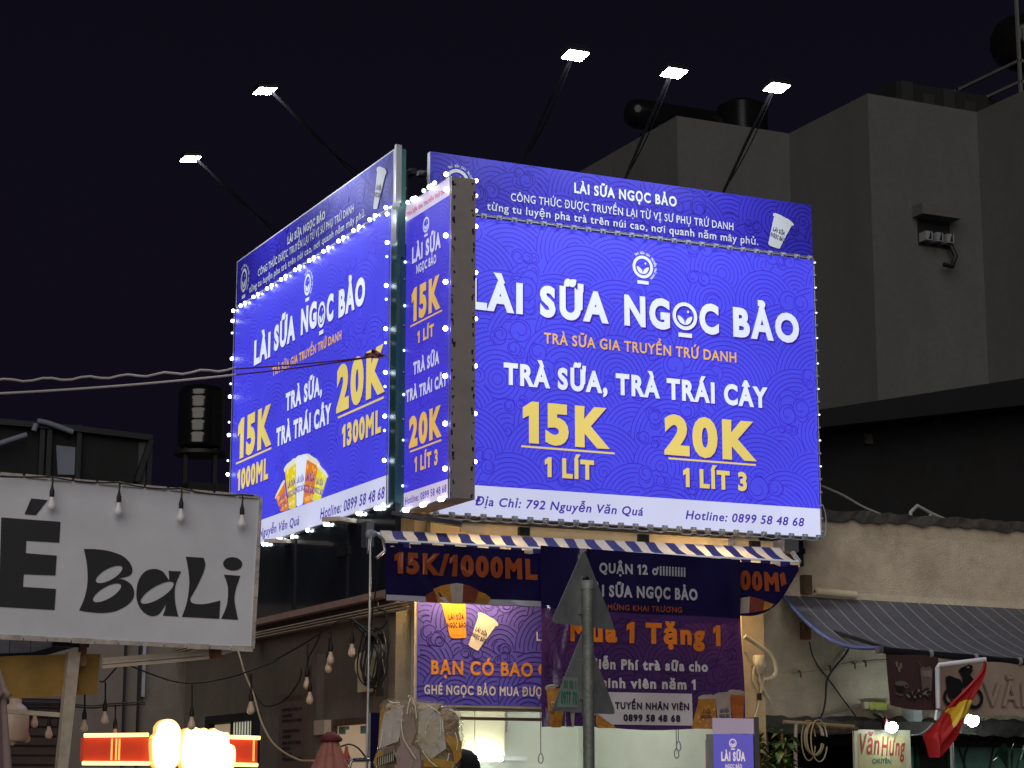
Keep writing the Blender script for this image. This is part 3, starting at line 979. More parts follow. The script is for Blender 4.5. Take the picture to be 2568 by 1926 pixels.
def ball_mesh(m, r, kind='ball'):
    if (m, r, kind) not in _ball:
        q = MB()
        if kind == 'ball':
            q.lathe((0, 0, 0), [(r * math.sin(math.pi * k / 8), -r * math.cos(math.pi * k / 8)) for k in range(9)], m, 10)
        else:
            q.box((-r * .75, -.012, -r * .6), (r * .75, .0, r * .6), 'clear module'); q.lathe((0, -.012, 0), [(r * .42, 0), (r * .36, .010), (r * .15, .016)], m, 8, (0, -1, 0))
        o = q.build('bulb', None, (0, 0, 0))
        _ball[(m, r, kind)] = o.data
        bpy.data.objects.remove(o)
    return _ball[(m, r, kind)]


def add_bulb(parent, p, m, r, kind='ball', name='bulb'):
    o = bpy.data.objects.new(name, ball_mesh(m, r, kind))
    o.parent = parent
    o.location = Vector(p) - Vector(parent['_o'])
    COL.objects.link(o)
    return o


def led_string(label, wires, bulbs, kind='ball'):
    a = np.mean([tuple(p[0]) for p in bulbs], 0)
    lo = min(p[0][2] for p in bulbs)
    t = thing('string_light', label, 'string light', (a[0], a[1], lo), 'strings of small lights round the boards')
    w = MB()
    for path in wires:
        w.tube(path, .006, 'cable grey' if kind == 'ball' else 'clear module', 5)
    w.build('wire', t)
    for p, m, r in bulbs:
        add_bulb(t, p, m, r, kind)
    return t


rg = random.Random(11)
BU = []
for x, y in [(105, 1460), (168, 1418), (205, 1395), (275, 1345), (313, 1322), (388, 1275), (428, 1248), (505, 1200), (545, 1172), (622, 1120), (660, 1095), (740, 1043), (780, 1018), (860, 965), (900, 938), (985, 880), (1025, 852), (1110, 795), (1157, 763), (1245, 703), (1290, 668), (1380, 602)]:
    BU.append((PLx.at('1', x, y, .03), 'led', .017))
    BU.append((PLx.at('1', x + 24, y - 4, .015), 'led dim', .010))  # dim ball added as the reflected glint beside each bulb
for z, x, y, big in [('1', 100, 1545, 1), ('1', 97, 1645, 0), ('2', 84, 178, 1), ('2', 76, 365, 0), ('2', 70, 460, 1), ('2', 64, 650, 0), ('2', 62, 745, 1), ('2', 55, 935, 0), ('2', 53, 1037, 1), ('2', 48, 1215, 0), ('2', 46, 1320, 1),
                     ('1', 1390, 655, 1), ('1', 1390, 893, 1), ('1', 1388, 1010, 0), ('1', 1383, 1250, 1), ('1', 1383, 1365, 0), ('1', 1378, 1610, 1), ('2', 1230, 60, 0), ('2', 1228, 280, 1), ('2', 1226, 385, 0), ('2', 1224, 605, 1), ('2', 1222, 712, 0), ('2', 1220, 933, 1)]:
    BU.append((PLx.at(z, x, y, .03), 'led' if big else 'led dim', .017 if big else .012))
for x, y in [(215, 1590), (320, 1555), (345, 1556), (430, 1522), (535, 1500), (650, 1452), (780, 1408), (890, 1382), (1025, 1328), (1160, 1290), (1215, 1265), (450, 1524), (800, 1408), (1045, 1330), (1185, 1288)]:
    BU.append((PLx.at('2', x, y, .03), 'led', .0175))
cor = lambda v: [PLx.p(uL0, v[0], .012), PLx.p(uL1, v[0], .012)]
led_string('white bulbs paired with added reflection glints around all edges of the side street board', [[PLx.p(uL0, zlb, .012), PLx.p(uL1, zlb, .012), PLx.p(uL1, zlh, .012), PLx.p(uL0, zlh, .012), PLx.p(uL0, zlb, .012)]], BU)
BU = []
for z, x, y in [('3', 180, 620), ('3', 178, 985), ('3', 175, 1348), ('4', 160, 187), ('4', 158, 540), ('4', 152, 905), ('4', 150, 1270)]:
    BU.append((PMx.at(z, x, y, .03), 'led', .019)); BU.append((PMx.at(z, x + 22, y + 2, .015), 'led dim', .012))  # each bulb again gets a dim ball as its glint
for z, x, y in [('3', 175, 740), ('3', 172, 860), ('3', 170, 1100), ('3', 168, 1230), ('3', 165, 1470), ('3', 165, 1590), ('4', 160, 305), ('4', 157, 425), ('4', 155, 660), ('4', 153, 785), ('4', 150, 1025), ('4', 147, 1150)]:
    BU.append((PMx.at(z, x, y, .025), 'led dim', .012))
for x, y in [(265, 465), (290, 458), (405, 365), (430, 352), (545, 258), (225, 492), (360, 395), (450, 330)]:
    BU.append((PMx.at('3', x, y, .02), 'led' if x in (265, 405, 545, 290, 430) else 'led dim', .019))
for z, x, y in [('3', 553, 385), ('3', 552, 768), ('3', 550, 1153), ('3', 549, 1540), ('4', 528, 15), ('4', 526, 395), ('4', 526, 775), ('4', 525, 1135)]:
    BU.append((PMx.at(z, x, y, .03), 'led', .020))
for z, x, y in [('4', 200, 1465), ('4', 220, 1467), ('4', 340, 1425), ('4', 360, 1420), ('4', 485, 1380), ('4', 505, 1376)]:
    BU.append((PMx.at(z, x, y, .03), 'led', .019))
for z, x, y in [('3', 776, 300), ('3', 777, 425), ('3', 777, 550), ('3', 777, 680), ('3', 778, 1065), ('3', 778, 1450), ('4', 745, 305), ('4', 746, 687), ('4', 748, 1073)]:
    p = PN.at(z, x, y); p = Vector((XM2 + .016, YN + .03, p.z))
    BU.append((p, 'led' if y not in (425, 550) else 'led dim', .017))
led_string('white bulbs edging the narrow upright sign', [[PMx.p(uM0, zmb, .012), PMx.p(uM1, zmb, .012), PMx.p(uM1, zmt, .012), PMx.p(uM0, zmt, .012), PMx.p(uM0, zmb, .012)], [(XM2 + .005, YN + .03, zmb), (XM2 + .005, YN + .03, zmt)]], BU)
# clear modules round the front board
BU = []
n = 27
for k in range(n):
    x = XB + .06 + (XR - XB - .1) * k / (n - 1)
    if x > XM2 - .35:
        BU.append((Vector((x, -.012, zh + .012)), 'clear module', .034))
    BU.append((Vector((x, -.022, zb - .004)), 'clear module', .036))
w3 = []
for k in range(22):
    z_ = zb + .05 + (zh - zb - .08) * k / 21
    BU.append((Vector((XR + .006, -.012, z_)), 'led dim' if k > 3 and k % 2 else 'clear module', .017))
drape = []
for k in range(n - 1):
    a_ = XB + .06 + (XR - XB - .1) * k / (n - 1); c_ = XB + .06 + (XR - XB - .1) * (k + 1) / (n - 1)
    drape += sag((a_, -.03, zb - .03), (c_, -.03, zb - .03), rg.uniform(.004, .022), 6)
led_string('clear plastic LED modules in a row around the large front board', [[(XB, -.01, zh + .012), (XR, -.01, zh + .012)], [(XB, -.012, zb - .004), (XR, -.012, zb - .004)], [(XR + .006, -.01, zb), (XR + .006, -.01, zh)], drape,
           spline([(XR + .02, -.02, zb + .3), (XR + .05, -.02, zb + .2), (XR + .045, -.02, zb + .05), (XR + .01, -.02, zb - .01)])], BU, 'module')

# ================================================================== FLOODLIGHTS on arms
FLG = 'floodlights on long arms over the boards'


def floodlight(label, base, lamp, aim, w=.185, h=.16):
    """Arm from the board's top to a flat lamp head that looks back at the board."""
    base, lamp = Vector(base), Vector(lamp)
    t = thing('floodlight', label, 'floodlight', base, FLG)
    back = (base - lamp); back.z = 0; back.normalize()
    nrm = (back * aim + Vector((0, 0, -1))).normalized()          # faces down and back to the board
    sx = nrm.cross(back).normalized()
    sy = sx.cross(nrm).normalized()
    top = lamp - nrm * .06 - sy * 0
    a = MB(); a.tube([base - Vector((0, 0, .5)) - back * -.05, base, base.lerp(top, .5) + Vector((0, 0, .02)), top], .014, 'arm black', 8); a.build('arm', t)
    q = MB()
    c4 = lambda kx, ky, d: lamp + sx * (w / 2 * kx) + sy * (h / 2 * ky) - nrm * d
    q.prism([c4(-1.05, -1.05, .004), c4(1.05, -1.05, .004), c4(1.05, 1.05, .004), c4(-1.05, 1.05, .004)], -nrm * .034, 'black')
    for k in range(7):
        y_ = -.9 + 1.8 * k / 6
        q.bar(c4(-.9, y_, .058), c4(.9, y_, .058), .008, .010, 'black', nrm)
    hd = q.build('lamp_head', t)
    q = MB(); q.tube(sag(top + Vector((.02, 0, .02)), base + Vector((.03, 0, .06)), .07, 12), .006, 'arm black', 5); q.build('cable', t)
    g = MB(); g.poly([c4(-1, -1, 0), c4(1, -1, 0), c4(1, 1, 0), c4(-1, 1, 0)][::-1], 'flood'); gl = g.build('lens', t)
    return t


for lab, bs, lp in (('floodlight lowest and nearest the left edge over the side street board', (685, 589), (477.6, 399.5)), ('floodlight higher of the two over the side street board', (882, 444), (665, 229))):
    p = PLx.at('s', *bs)
    q = Plane('y', p.y).at('s', *lp)
    floodlight(lab, p + Vector((.03, 0, 0)), q, .12)
for lab, bs, lp in (('floodlight on a thin arm, highest of the three over the front board', (1315, 406), (1443, 140)), ('floodlight in the middle of the three over the front board', (1571, 449), (1690, 184)),
                    ('floodlight over the cup end of the front board header', (1817, 483), (1948, 221))):
    p = P0.at('s', *bs)
    q = Plane('x', p.x).at('s', *lp)
    floodlight(lab, p + Vector((0, .03, 0)), q, -.14)
#PART3
# ================================================================== SHOP UNDER THE BOARDS
XW = XL + .11
PW = Plane('x', XW)
PF = Plane('y', .06)
XC0, XC1 = Plane('y', -.02).uv('8', 1478, 900)[0], Plane('y', -.02).uv('8', 1642, 900)[0]
zf1 = PF.uv('s', 1500, 1352)[1]
shop = thing('shop_building', 'one storey corner tea shop with yellow front column and open service window', 'shop', ((XW + XC1) / 2, .2, 0))
PV = Plane('y', .12)
uB0, vB1 = PV.uv('7', 368, 540); vB0 = PV.uv('7', 700, 1258)[1]
vL0 = PV.uv('7', 900, 1342)[1]
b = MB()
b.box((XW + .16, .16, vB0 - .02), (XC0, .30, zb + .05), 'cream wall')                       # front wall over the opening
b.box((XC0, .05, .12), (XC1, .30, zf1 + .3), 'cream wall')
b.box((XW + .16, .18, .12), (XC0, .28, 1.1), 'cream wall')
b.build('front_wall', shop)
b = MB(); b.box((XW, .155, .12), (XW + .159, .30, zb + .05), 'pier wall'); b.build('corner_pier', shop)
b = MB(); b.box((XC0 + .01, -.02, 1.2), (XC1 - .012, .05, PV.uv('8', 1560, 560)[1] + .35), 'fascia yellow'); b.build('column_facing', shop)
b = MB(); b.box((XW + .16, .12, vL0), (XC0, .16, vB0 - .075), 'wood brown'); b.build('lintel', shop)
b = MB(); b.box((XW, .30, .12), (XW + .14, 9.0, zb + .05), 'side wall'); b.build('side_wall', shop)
b = MB(); b.box((XW + .14, 3.4, .12), (XC1, 3.5, zb), 'shop wall'); b.build('back_wall', shop)
b = MB(); b.box((XC1 - .11, .30, .12), (XC1 - .01, 3.4, zb), 'shop wall'); b.build('partition', shop)
b = MB(); b.box((XW + .14, .30, 3.02), (XC1, 9.0, 3.12), 'shop wall'); b.box((XW, .3, zb + .06), (XC1, 9, zb + .16), 'dark steel'); b.build('ceiling', shop)
b = MB(); b.box((XW + .14, .30, .12), (XC1, 3.4, .14), 'paving'); b.build('floor_slab', shop)
b = MB(); b.box((P0.uv('s', 1082, 1330)[0], .02, zf1 - .35), (P0.uv('s', 1962, 1330)[0], .10, zb - .06), 'fascia yellow')
for x in (1300, 1600, 1880):
    x_ = P0.uv('s', x, 1330)[0]
    b.box((x_, -.02, zb - .14), (x_ + .10, .018, zb - .07), 'dark steel')
x_ = P0.uv('s', 1155, 1330)[0]; b.box((x_, -.01, zb - .14), (x_ + .22, .018, zb - .085), 'trim cream')
x_ = P0.uv('s', 1828, 1345)[0]; b.box((x_, -.01, zf1 - .1), (x_ + .06, .018, zb - .06), 'tape brown')
b.build('fascia_beam', shop)
# light soffit boards between the fascia and the corner
for a_, c_, w_, m_ in (((XL - .02, -.05, zlb - .10), (XL + .5, -.3, zb - .12), .1, 'dark steel'), ((XL + .0, .9, zlb - .06), (XL - .35, .5, zlb - .10), .16, 'trim cream'), ((XL + .05, 2.6, zlb - .05), (XL - .3, 2.2, zlb - .10), .12, 'trim cream')):
    b = MB(); b.bar(a_, c_, w_, .035, m_); b.build('bracket', shop)

# --- side street face: dark hanging panel, trims, pilaster, window
PWd = Plane('x', XW - .12)
yA, yB = PWd.uv('c', 100, 700)[0], PWd.uv('c', 1000, 500)[0]
vd = (PWd.uv('c', 120, 702)[1] + PWd.uv('c', 935, 515)[1]) / 2
b = MB(); slab(b, PWd, -7.5, yB, vd, zlb - .02, -.05, 0, 'dark glass')
for k in range(5):
    slab(b, PWd, -6.4 + k * 1.35, -6.36 + k * 1.35, vd + .02, zlb - .05, .0, .012, 'dark steel')
slab(b, PWd, PWd.uv('c', 640, 280)[0], PWd.uv('c', 712, 280)[0], PWd.uv('c', 640, 302)[1], PWd.uv('c', 640, 245)[1], .0, .02, 'black')
b.build('dark_panel', shop)
b = MB(); slab(b, PWd, -7.5, yB, vd - .055, vd, -.06, .03, 'trim pink'); b.build('panel_trim', shop)
PWc = Plane('x', XW - .10)
vc1 = (PWc.uv('c', 95, 815)[1] + PWc.uv('c', 940, 572)[1]) / 2; vc0 = (PWc.uv('c', 95, 868)[1] + PWc.uv('c', 960, 605)[1]) / 2
b = MB()
for k in range(3):
    h = (vc1 - vc0) / 3
    slab(b, PWc, -7.5, yB + .1, vc0 + k * h + .006, vc0 + (k + 1) * h - .006, -.09, .012 * k, 'trim cream')
b.build('cornice', shop)
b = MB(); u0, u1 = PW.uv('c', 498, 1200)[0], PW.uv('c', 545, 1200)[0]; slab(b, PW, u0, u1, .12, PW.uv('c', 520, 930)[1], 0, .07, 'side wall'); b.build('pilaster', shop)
b = MB(); u0, u1 = PW.uv('c', 562, 1400)[0], PW.uv('c', 630, 1400)[0]; slab(b, PW, u0, u1, PW.uv('c', 590, 1445)[1], PW.uv('c', 590, 1352)[1], 0, .12, 'trim cream'); b.build('bracket', shop)
# lit side window
u0, u1 = PW.uv('c', 640, 1500)[0], PW.uv('c', 856, 1500)[0]
v0, v1, v2 = 1.15, PW.uv('c', 740, 1383)[1], PW.uv('c', 740, 1340)[1]
wdw = MB(); slab(wdw, PW, u0 - .03, u1 + .03, v1, v2, 0, .06, 'wood brown'); slab(wdw, PW, u0 - .03, u0, v0, v1, 0, .06, 'wood brown'); slab(wdw, PW, u1, u1 + .03, v0, v1, 0, .06, 'grey paint')
wdw = wdw.build('window', shop)
b = MB(); rect(b, PW, u0, u1, v0, v1, 'pane pale', .01); shape(b, PW, 'c', [(650, 1392), (695, 1390), (695, 1440), (650, 1442)], 'teal note', .014); shape(b, PW, 'c', [(790, 1388), (850, 1384), (850, 1435), (790, 1438)], 'teal note', .014)
b.build('pane', wdw)
b = MB(); shape(b, PW, 'c', [(690, 1390), (722, 1388), (722, 1412), (690, 1414)], 'vinyl white', .018); b.build('notice', wdw)
# dark framed window far along the side wall, with lit slats
fr = MB(); u0, u1 = PW.uv('b', 1690, 780)[0], PW.uv('b', 2062, 780)[0]; v1 = PW.uv('b', 1900, 703)[1]
slab(fr, PW, u0, u1, v1 - .03, v1 + .05, 0, .06, 'black'); slab(fr, PW, u1 - .10, u1, .2, v1 - .03, 0, .06, 'black'); slab(fr, PW, u0 - .10, u0, .2, v1 + .05, 0, .06, 'black')
doorw = fr.build('window', shop)
b = MB(); rect(b, PW, u0, u1 - .10, .2, v1 - .03, 'black', .01); rect(b, PW, PW.uv('b', 1712, 780)[0], PW.uv('b', 1835, 780)[0], PW.uv('b', 1750, 900)[1], v1 - .04, 'pane pale', .015)
n = 8; a_, c_ = PW.uv('b', 1862, 780)[0], PW.uv('b', 2040, 780)[0]
for k in range(n):
    x = a_ + (c_ - a_) * k / n
    rect(b, PW, x + .01, x + (c_ - a_) / n * .68, PW.uv('b', 1950, 1000)[1], v1 - .035, 'pane lit', .02)
b.build('slatted_blind', doorw)
# back of the side street: dull wall facing us
PBk = Plane('y', 6.1)
b = MB(); slab(b, PBk, PBk.uv('s', -150, 1700)[0], XW, .0, PBk.uv('s', 300, 1500)[1], -.2, 0, 'side wall'); 
for x in (972, 1085):
    slab(b, PBk, PBk.uv('b', x, 500)[0], PBk.uv('b', x + 14, 500)[0], .0, PBk.uv('s', 300, 1560)[1], 0, .05, 'black')
slab(b, PBk, PBk.uv('b', 1110, 500)[0], PBk.uv('b', 1135, 500)[0], PBk.uv('b', 1100, 530)[1], PBk.uv('s', 300, 1560)[1], 0, .06, 'sheet pale')
slab(b, PBk, PBk.uv('b', 1595, 500)[0], PBk.uv('b', 1640, 500)[0], PBk.uv('b', 1600, 560)[1], PBk.uv('s', 300, 1560)[1], 0, .05, 'trim pink')
tag(b.build('back_wall'), 'dull brown wall closing the side street behind the neon sign', 'wall')
# menu board on the side wall
t = thing('menu_board', 'dim brown menu board with faint rows of lettering on the side wall', 'menu board', (XW - .02, 2, 1.2))
b = MB(); u0, u1 = PW.uv('c', 275, 1400)[0], PW.uv('c', 443, 1400)[0]; slab(b, PW, u0, u1, 1.2, PW.uv('c', 360, 1180)[1], 0, .03, 'menu brown'); b.build('panel', t)
b = MB()
rg = random.Random(3)
for y in (1210, 1280, 1320, 1352, 1420, 1455, 1495, 1530, 1568, 1600):
    x0 = 300 + (0 if y > 1212 else 0); x1 = 435 if y < 1215 else rg.choice((350, 360, 415, 425))
    v_ = PW.uv('c', 360, y)[1]; a_ = PW.uv('c', x0, y)[0]; c_ = PW.uv('c', x1, y)[0]
    n = 10
    for k in range(n):
        s0 = a_ + (c_ - a_) * k / n
        rect(b, PW, s0, s0 + (c_ - a_) / n * rg.uniform(.45, .85), v_ - .014, v_ + .014 * (1.6 if y < 1215 else 1), 'wood brown' if y < 1215 else 'black', .034)
b.build('faint_rows', t)

# --- lightbox over the service window
t = thing('sign_board', 'purple board above the service window with two tilted cups and orange words', 'shop sign', ((uB0 + XC0) / 2, .1, vB0))
b = MB(); PBN = Plane('y', .085)
fu0, fu1, fv0, fv1 = PBN.uv('7', 368, 900)[0], XC0 - .03, PBN.uv('7', 800, 1258)[1], PBN.uv('7', 500, 500)[1]
slab(b, PBN, fu0, fu1, fv0, fv1, -.07, -.004, 'trim cream'); b.build('frame', t)
b = MB(); iu0, iu1, iv0, iv1 = PBN.uv('7', 386, 900)[0], fu1 - .05, PBN.uv('7', 800, 1243)[1], fv1 - .05
wave_face(b, PBN, iu0, iu1, iv0, iv1, 'print blue', 'print line', 21, rad=(.2, .36), gap=.04); b.build('face', t)
b = MB(); write(b, PBN, 'BẠN CÓ BAO', ('7', 478, 1040), ('7', 1155, 1050), ('7', 478, 945), 'print orange', bold=.035); write(b, PBN, 'C', ('7', 1190, 1050), ('7', 1270, 1051), ('7', 1190, 958), 'print orange', bold=.035)
b.build('headline_lettering', t)
b = MB(); write(b, PBN, 'GHÉ NGỌC BẢO MUA ĐƯỢC', ('7', 432, 1170), ('7', 1262, 1184), ('7', 432, 1108), 'print white', bold=.03); write(b, PBN, 'LÀI SỮA', ('7', 1178, 815), ('7', 1420, 822), ('7', 1178, 755), 'print white', bold=.03); b.build('small_lettering', t)
b = MB(); cup(b, PBN, '7', ((540, 540), (708, 540), (722, 795), (605, 798)), 'print orange', 'print white', 'print ink'); b.build('cup_picture', t)
b = MB(); cup(b, PBN, '7', ((802, 625), (922, 695), (795, 885), (722, 845)), 'print white', 'print white', 'print ink'); b.build('cup_picture', t)

# --- inside the shop
t = thing('cupboard', 'cream wall cupboard inside the shop beside the white wall', 'cupboard', (XW + 1, 3.1, 2)); P3 = Plane('y', 3.0)
b = MB(); u0, u1 = P3.uv('7', 560, 1400)[0], P3.uv('7', 972, 1400)[0]; v0 = P3.uv('7', 800, 1575)[1]
slab(b, P3, u0, u1, v0, 3.0, -.38, 0, 'cupboard'); b.build('body', t)
b = MB(); slab(b, P3, (u0 + u1) / 2, u1 - .02, v0 + .02, 2.98, 0, .018, 'cupboard'); slab(b, P3, u0, (u0 + u1) / 2 - .01, v0 + .02, 2.98, 0, .018, 'cupboard'); b.build('door', t)
b = MB(); PIv = Plane('y', 3.36); u0 = PIv.uv('7', 990, 1400)[0]
b.tube([(u0, 3.36, 3.0), (u0, 3.36, 2.2)], .02, 'white frame', 8)
b.box((u0 - .16, 3.28, PIv.uv('7', 950, 1610)[1]), (u0 + .18, 3.39, PIv.uv('7', 950, 1580)[1]), 'white frame'); tag(b.build('wall_pipe'), 'white pipe and socket strip on the inside wall of the shop', 'pipe')
for i, (z, x, y0, y1) in enumerate((('7', 1208, 1350, 1560), ('8', 1043, 1380, 1475), ('8', 1028, 1380, 1525))):
    Pc = Plane('y', 1.2); b = MB(); a_ = Pc.at(z, x, y0); c_ = Pc.at(z, x, y1)
    a_.z = 3.02; c_.x = a_.x
    b.tube([a_, c_], .005, 'grey paint', 5)
    b.tube([c_ + Vector((.028 * math.sin(k / 10 * 2 * math.pi) * (.5 + .5 * math.sin(k / 20 * 2 * math.pi)), 0, -.045 + .045 * math.cos(k / 10 * 2 * math.pi))) for k in range(11)], .006, 'grey paint', 5)
    tag(b.build('pull_cord'), ('looped cord hanging inside the shop nearest the brown lintel end', 'shorter of two looped cords hanging behind the big banner', 'longer of two looped cords hanging behind the big banner')[i], 'cord')
b = MB(); P2 = Plane('y', 2.9); a_ = P2.at('7', 748, 1592); c_ = P2.at('7', 950, 1600); b.tube([a_, c_], .022, 'tube white', 8); tag(b.build('tube_lamp'), 'short white tube lamp under the cream cupboard', 'lamp')
b = MB(); u0 = P2.uv('7', 740, 1659)[0]
b.box((XW + .3, 2.4, .14), (XC0 - .1, 3.3, 1.45), 'shop wall'); tag(b.build('counter'), 'white back counter inside the shop', 'counter')
for k, (x, lab) in enumerate(((1012, 'stack of clear plastic lids lying on the back counter'), (1150, 'upright clear cup stack on the back counter'))):
    p = P2.at('7', x, 1640); b = MB()
    if k == 0:
        for j in range(7):
            b.lathe((p.x - .12 + j * .045, 2.9, 1.62), [(.10, 0), (.11, .01), (.11, .03), (.09, .035)], 'white frame', 14, (1, 0, .15))
        b.box((p.x - .14, 2.85, 1.45), (p.x + .2, 2.95, 1.53), 'white frame')
    else:
        for j in range(4):
            b.lathe((p.x + .05, 2.9, 1.45 + j * .07), [(.05, 0), (.065, .1), (.07, .105)], 'white frame', 12)
            b.lathe((p.x - .12, 2.9, 1.45 + j * .05), [(.05, 0), (.065, .1), (.07, .105)], 'white frame', 12)
    tag(b.build('cup_stack'), lab, 'cups')
for k in range(3):
    b = MB(); x = XW + 1.0 + k * 1.3; b.tube([(x - .5, 1.7, 2.97), (x + .5, 1.7, 2.97)], .02, 'tube white', 8); b.box((x - .52, 1.66, 2.985), (x + .52, 1.74, 3.018), 'white frame')
    tag(b.build('tube_lamp'), 'white tube lamp on the shop ceiling', 'lamp', 'tube lamps on the shop ceiling')
b = MB(); Pq = Plane('x', XC1 - .115); u0, u1 = Pq.uv('8', 1230, 1550)[0], Pq.uv('8', 1330, 1550)[0]; slab(b, Pq, u0, u1, 1.5, Pq.uv('8', 1260, 1465)[1], -.01, 0, 'poster red')
for k in range(5):
    rect(b, Pq, u0 + .03, u1 - .05, 2.0 - k * .07, 2.015 - k * .07, 'poster cream', .003)
tag(b.build('poster'), 'narrow red notice hanging inside beside the small purple sign', 'poster')
# warm tubes tucked up behind the awning and the banner
for lab, a_, c_, y in (('warm tube lamp tucked under the awning over the two cup pictures', (1075, 1452), (1290, 1462), -.12), ('warm tube lamp tucked under the awning beside the front column', (1700, 1455), (1840, 1462), -.15)):
    Pt = Plane('y', y); A, C = Pt.at('s', *a_), Pt.at('s', *c_); C.z = A.z; b = MB(); b.tube([A, C], .012, 'tube warm', 8); b.tube([A + Vector((0, .0, .03)), C + Vector((0, 0, .03))], .012, 'white frame', 6)
    tag(b.build('tube_lamp'), lab, 'lamp')

# ================================================================== AWNING, its banner, the hanging banner
PA0, PA1 = Plane('y', -.24), Plane('y', -.47)
t = thing('striped_awning', 'narrow blue and white striped awning above the tea shop front', 'awning', (2, -.25, 3.2))
bl, br = PA0.at('s', 953, 1330), PA0.at('s', 1955, 1374)
fl, fr_ = PA1.at('s', 968, 1357), PA1.at('s', 2005, 1410)
nst = 39
sm = lambda u, v: 'stripe white' if int(u * nst) % 2 == 0 else 'stripe blue'
b = MB(); W_ = lambda u: .008 * math.sin(u * 37) + .005 * math.sin(u * 91 + 1)
b.grid(lambda u, v: bl.lerp(br, u).lerp(fl.lerp(fr_, u), v) + Vector((.012 * math.sin(v * 9 + u * 50) * v * (1 - v) * 3 * math.sin(u * 23), 0, W_(u) * math.sin(math.pi * v) - .02 * math.sin(math.pi * v))), nst * 3, 6, sm); b.build('canopy', t)
b = MB(); b.grid(lambda u, v: fl.lerp(fr_, u) + Vector((0, -.003 - .004 * math.sin(u * 60) * v, -.042 * v - .004 * math.sin(u * 160) * v)), nst * 3, 2, sm); b.build('valance', t)
b = MB(); b.tube([bl + Vector((-.06, 0, -.03)), br + Vector((.02, 0, -.03))], .014, 'steel', 10); b.tube([fl + Vector((0, .02, .0)), fr_ + Vector((0, .02, 0))], .018, 'white frame', 8); b.build('roller_tube', t)
g = MB(); q = PA1.at('c', 850, 95); g.box((q.x - .045, q.y - .01, q.z - .17), (q.x + .02, q.y + .10, q.z + .03), 'steel'); g.tube([q + Vector((.02, 0, -.05)), q + Vector((.10, 0, -.10)), q + Vector((.12, 0, -.2)), q + Vector((.05, 0, -.26))], .014, 'steel', 8); g.lathe(q + Vector((-.02, -.02, -.08)), [(.04, 0), (.04, .03), (.015, .035)], 'grey paint', 12, (0, -1, 0)); g.build('gear_bracket', t)
g = MB(); q = PA0.at('9', 450, 180); g.box((q.x - .05, q.y - .06, q.z - .06), (q.x + .10, q.y + .12, q.z + .05), 'steel'); g.bar(q + Vector((.05, 0, -.03)), fr_ + Vector((.02, .03, .0)), .03, .03, 'grey paint'); g.build('end_bracket', t)
g = MB(); a_ = PA1.at('c', 822, 215); g.tube(spline([a_ + Vector((.02, -.03, .02)), a_ + Vector((0, -.03, -.08)), PA1.at('c', 829, 240) + Vector((0, -.05, 0)), PA1.at('c', 806, 1659) + Vector((0, -.05, 0)), PA1.at('c', 803, 1900) + Vector((0, -.05, 0))], 5), .011, 'steel', 8)
tag(g.build('crank_rod'), 'long thin steel crank rod hanging from the awning bracket', 'crank rod')

PS = Plane('y', -.485)
PS.disp = lambda u, v: .010 * math.sin(u * 5 + v * 7) + .006 * math.sin(u * 11 - v * 9) + .016 * math.exp(-((u - PSu0 - .10 - (PSv1 - v) * .95) / .035) ** 2) + .014 * math.exp(-((u - PSu0 - .30 - (PSv1 - v) * 1.9) / .045) ** 2)
t = thing('strip_banner', 'dark navy vinyl banner with red lettering hung along the awning edge', 'banner', (2, -.375, 2.9))
d7 = PS.disp; PS.disp = None
u0 = PS.uv('7', 176, 350)[0]; v1 = (PS.uv('7', 176, 172)[1] + PS.uv('9', 535, 300)[1]) / 2; v0 = (PS.uv('7', 182, 562)[1] + PS.uv('7', 1210, 577)[1]) / 2
u1 = PS.uv('9', 538, 320)[0]; uc = PS.uv('9', 365, 590)[0]


PSu0, PSv1 = u0, v1
PS.disp = d7


def strip_low(u):
    if u < uc - .25:
        return v0
    if u < uc:
        k = (u - uc + .25) / .25
        return v0 + (PS.uv('9', 365, 590)[1] - v0) * k ** 2
    k = (u - uc) / (u1 - uc)
    return PS.uv('9', 365, 590)[1] + (PS.uv('9', 538, 345)[1] - PS.uv('9', 365, 590)[1]) * k ** 1.25


b = MB(); b.grid(lambda s, w: PS.p(u0 + (u1 - u0) * s, strip_low(u0 + (u1 - u0) * s) * (1 - w) + v1 * w), 220, 44, 'vinyl navy'); b.build('cloth', t)
b = MB(); b.grid(lambda s, w: PS.p(u0 + .005 + (uc - .7 - u0) * s, v0 + .003 + .045 * w, .004), 160, 4, 'vinyl grey')
b.build('hem_stripe', t)
b = MB(); write(b, PS, '15K/1000ML', ('7', 235, 383), ('7', 1183, 396), ('7', 235, 238), 'vinyl red', bold=.06, off=.014); b.build('lettering', t)
b = MB(); write(b, PS, '000M', ('9', 60, 480), ('9', 400, 482), ('9', 60, 350), 'vinyl red', bold=.06, off=.014); shape(b, PS, '9', [(408, 375), (425, 360), (440, 362), (452, 432), (416, 455)], 'vinyl red', .012); b.build('lettering', t)
for pts, m in (([(440, 512), (495, 480), (525, 560), (445, 560)], 'vinyl plum'), ([(492, 470), (545, 448), (606, 436), (613, 560), (530, 560)], 'vinyl amber'), ([(604, 437), (650, 430), (692, 437), (686, 560), (616, 560)], 'vinyl milk'), ([(690, 437), (740, 452), (790, 480), (772, 560), (688, 560)], 'vinyl plum'), ([(788, 485), (835, 500), (875, 530), (855, 563), (775, 561)], 'vinyl amber')):
    b = MB(); shape(b, PS, '7', pts, m, .011); b.build('cup_picture', t)
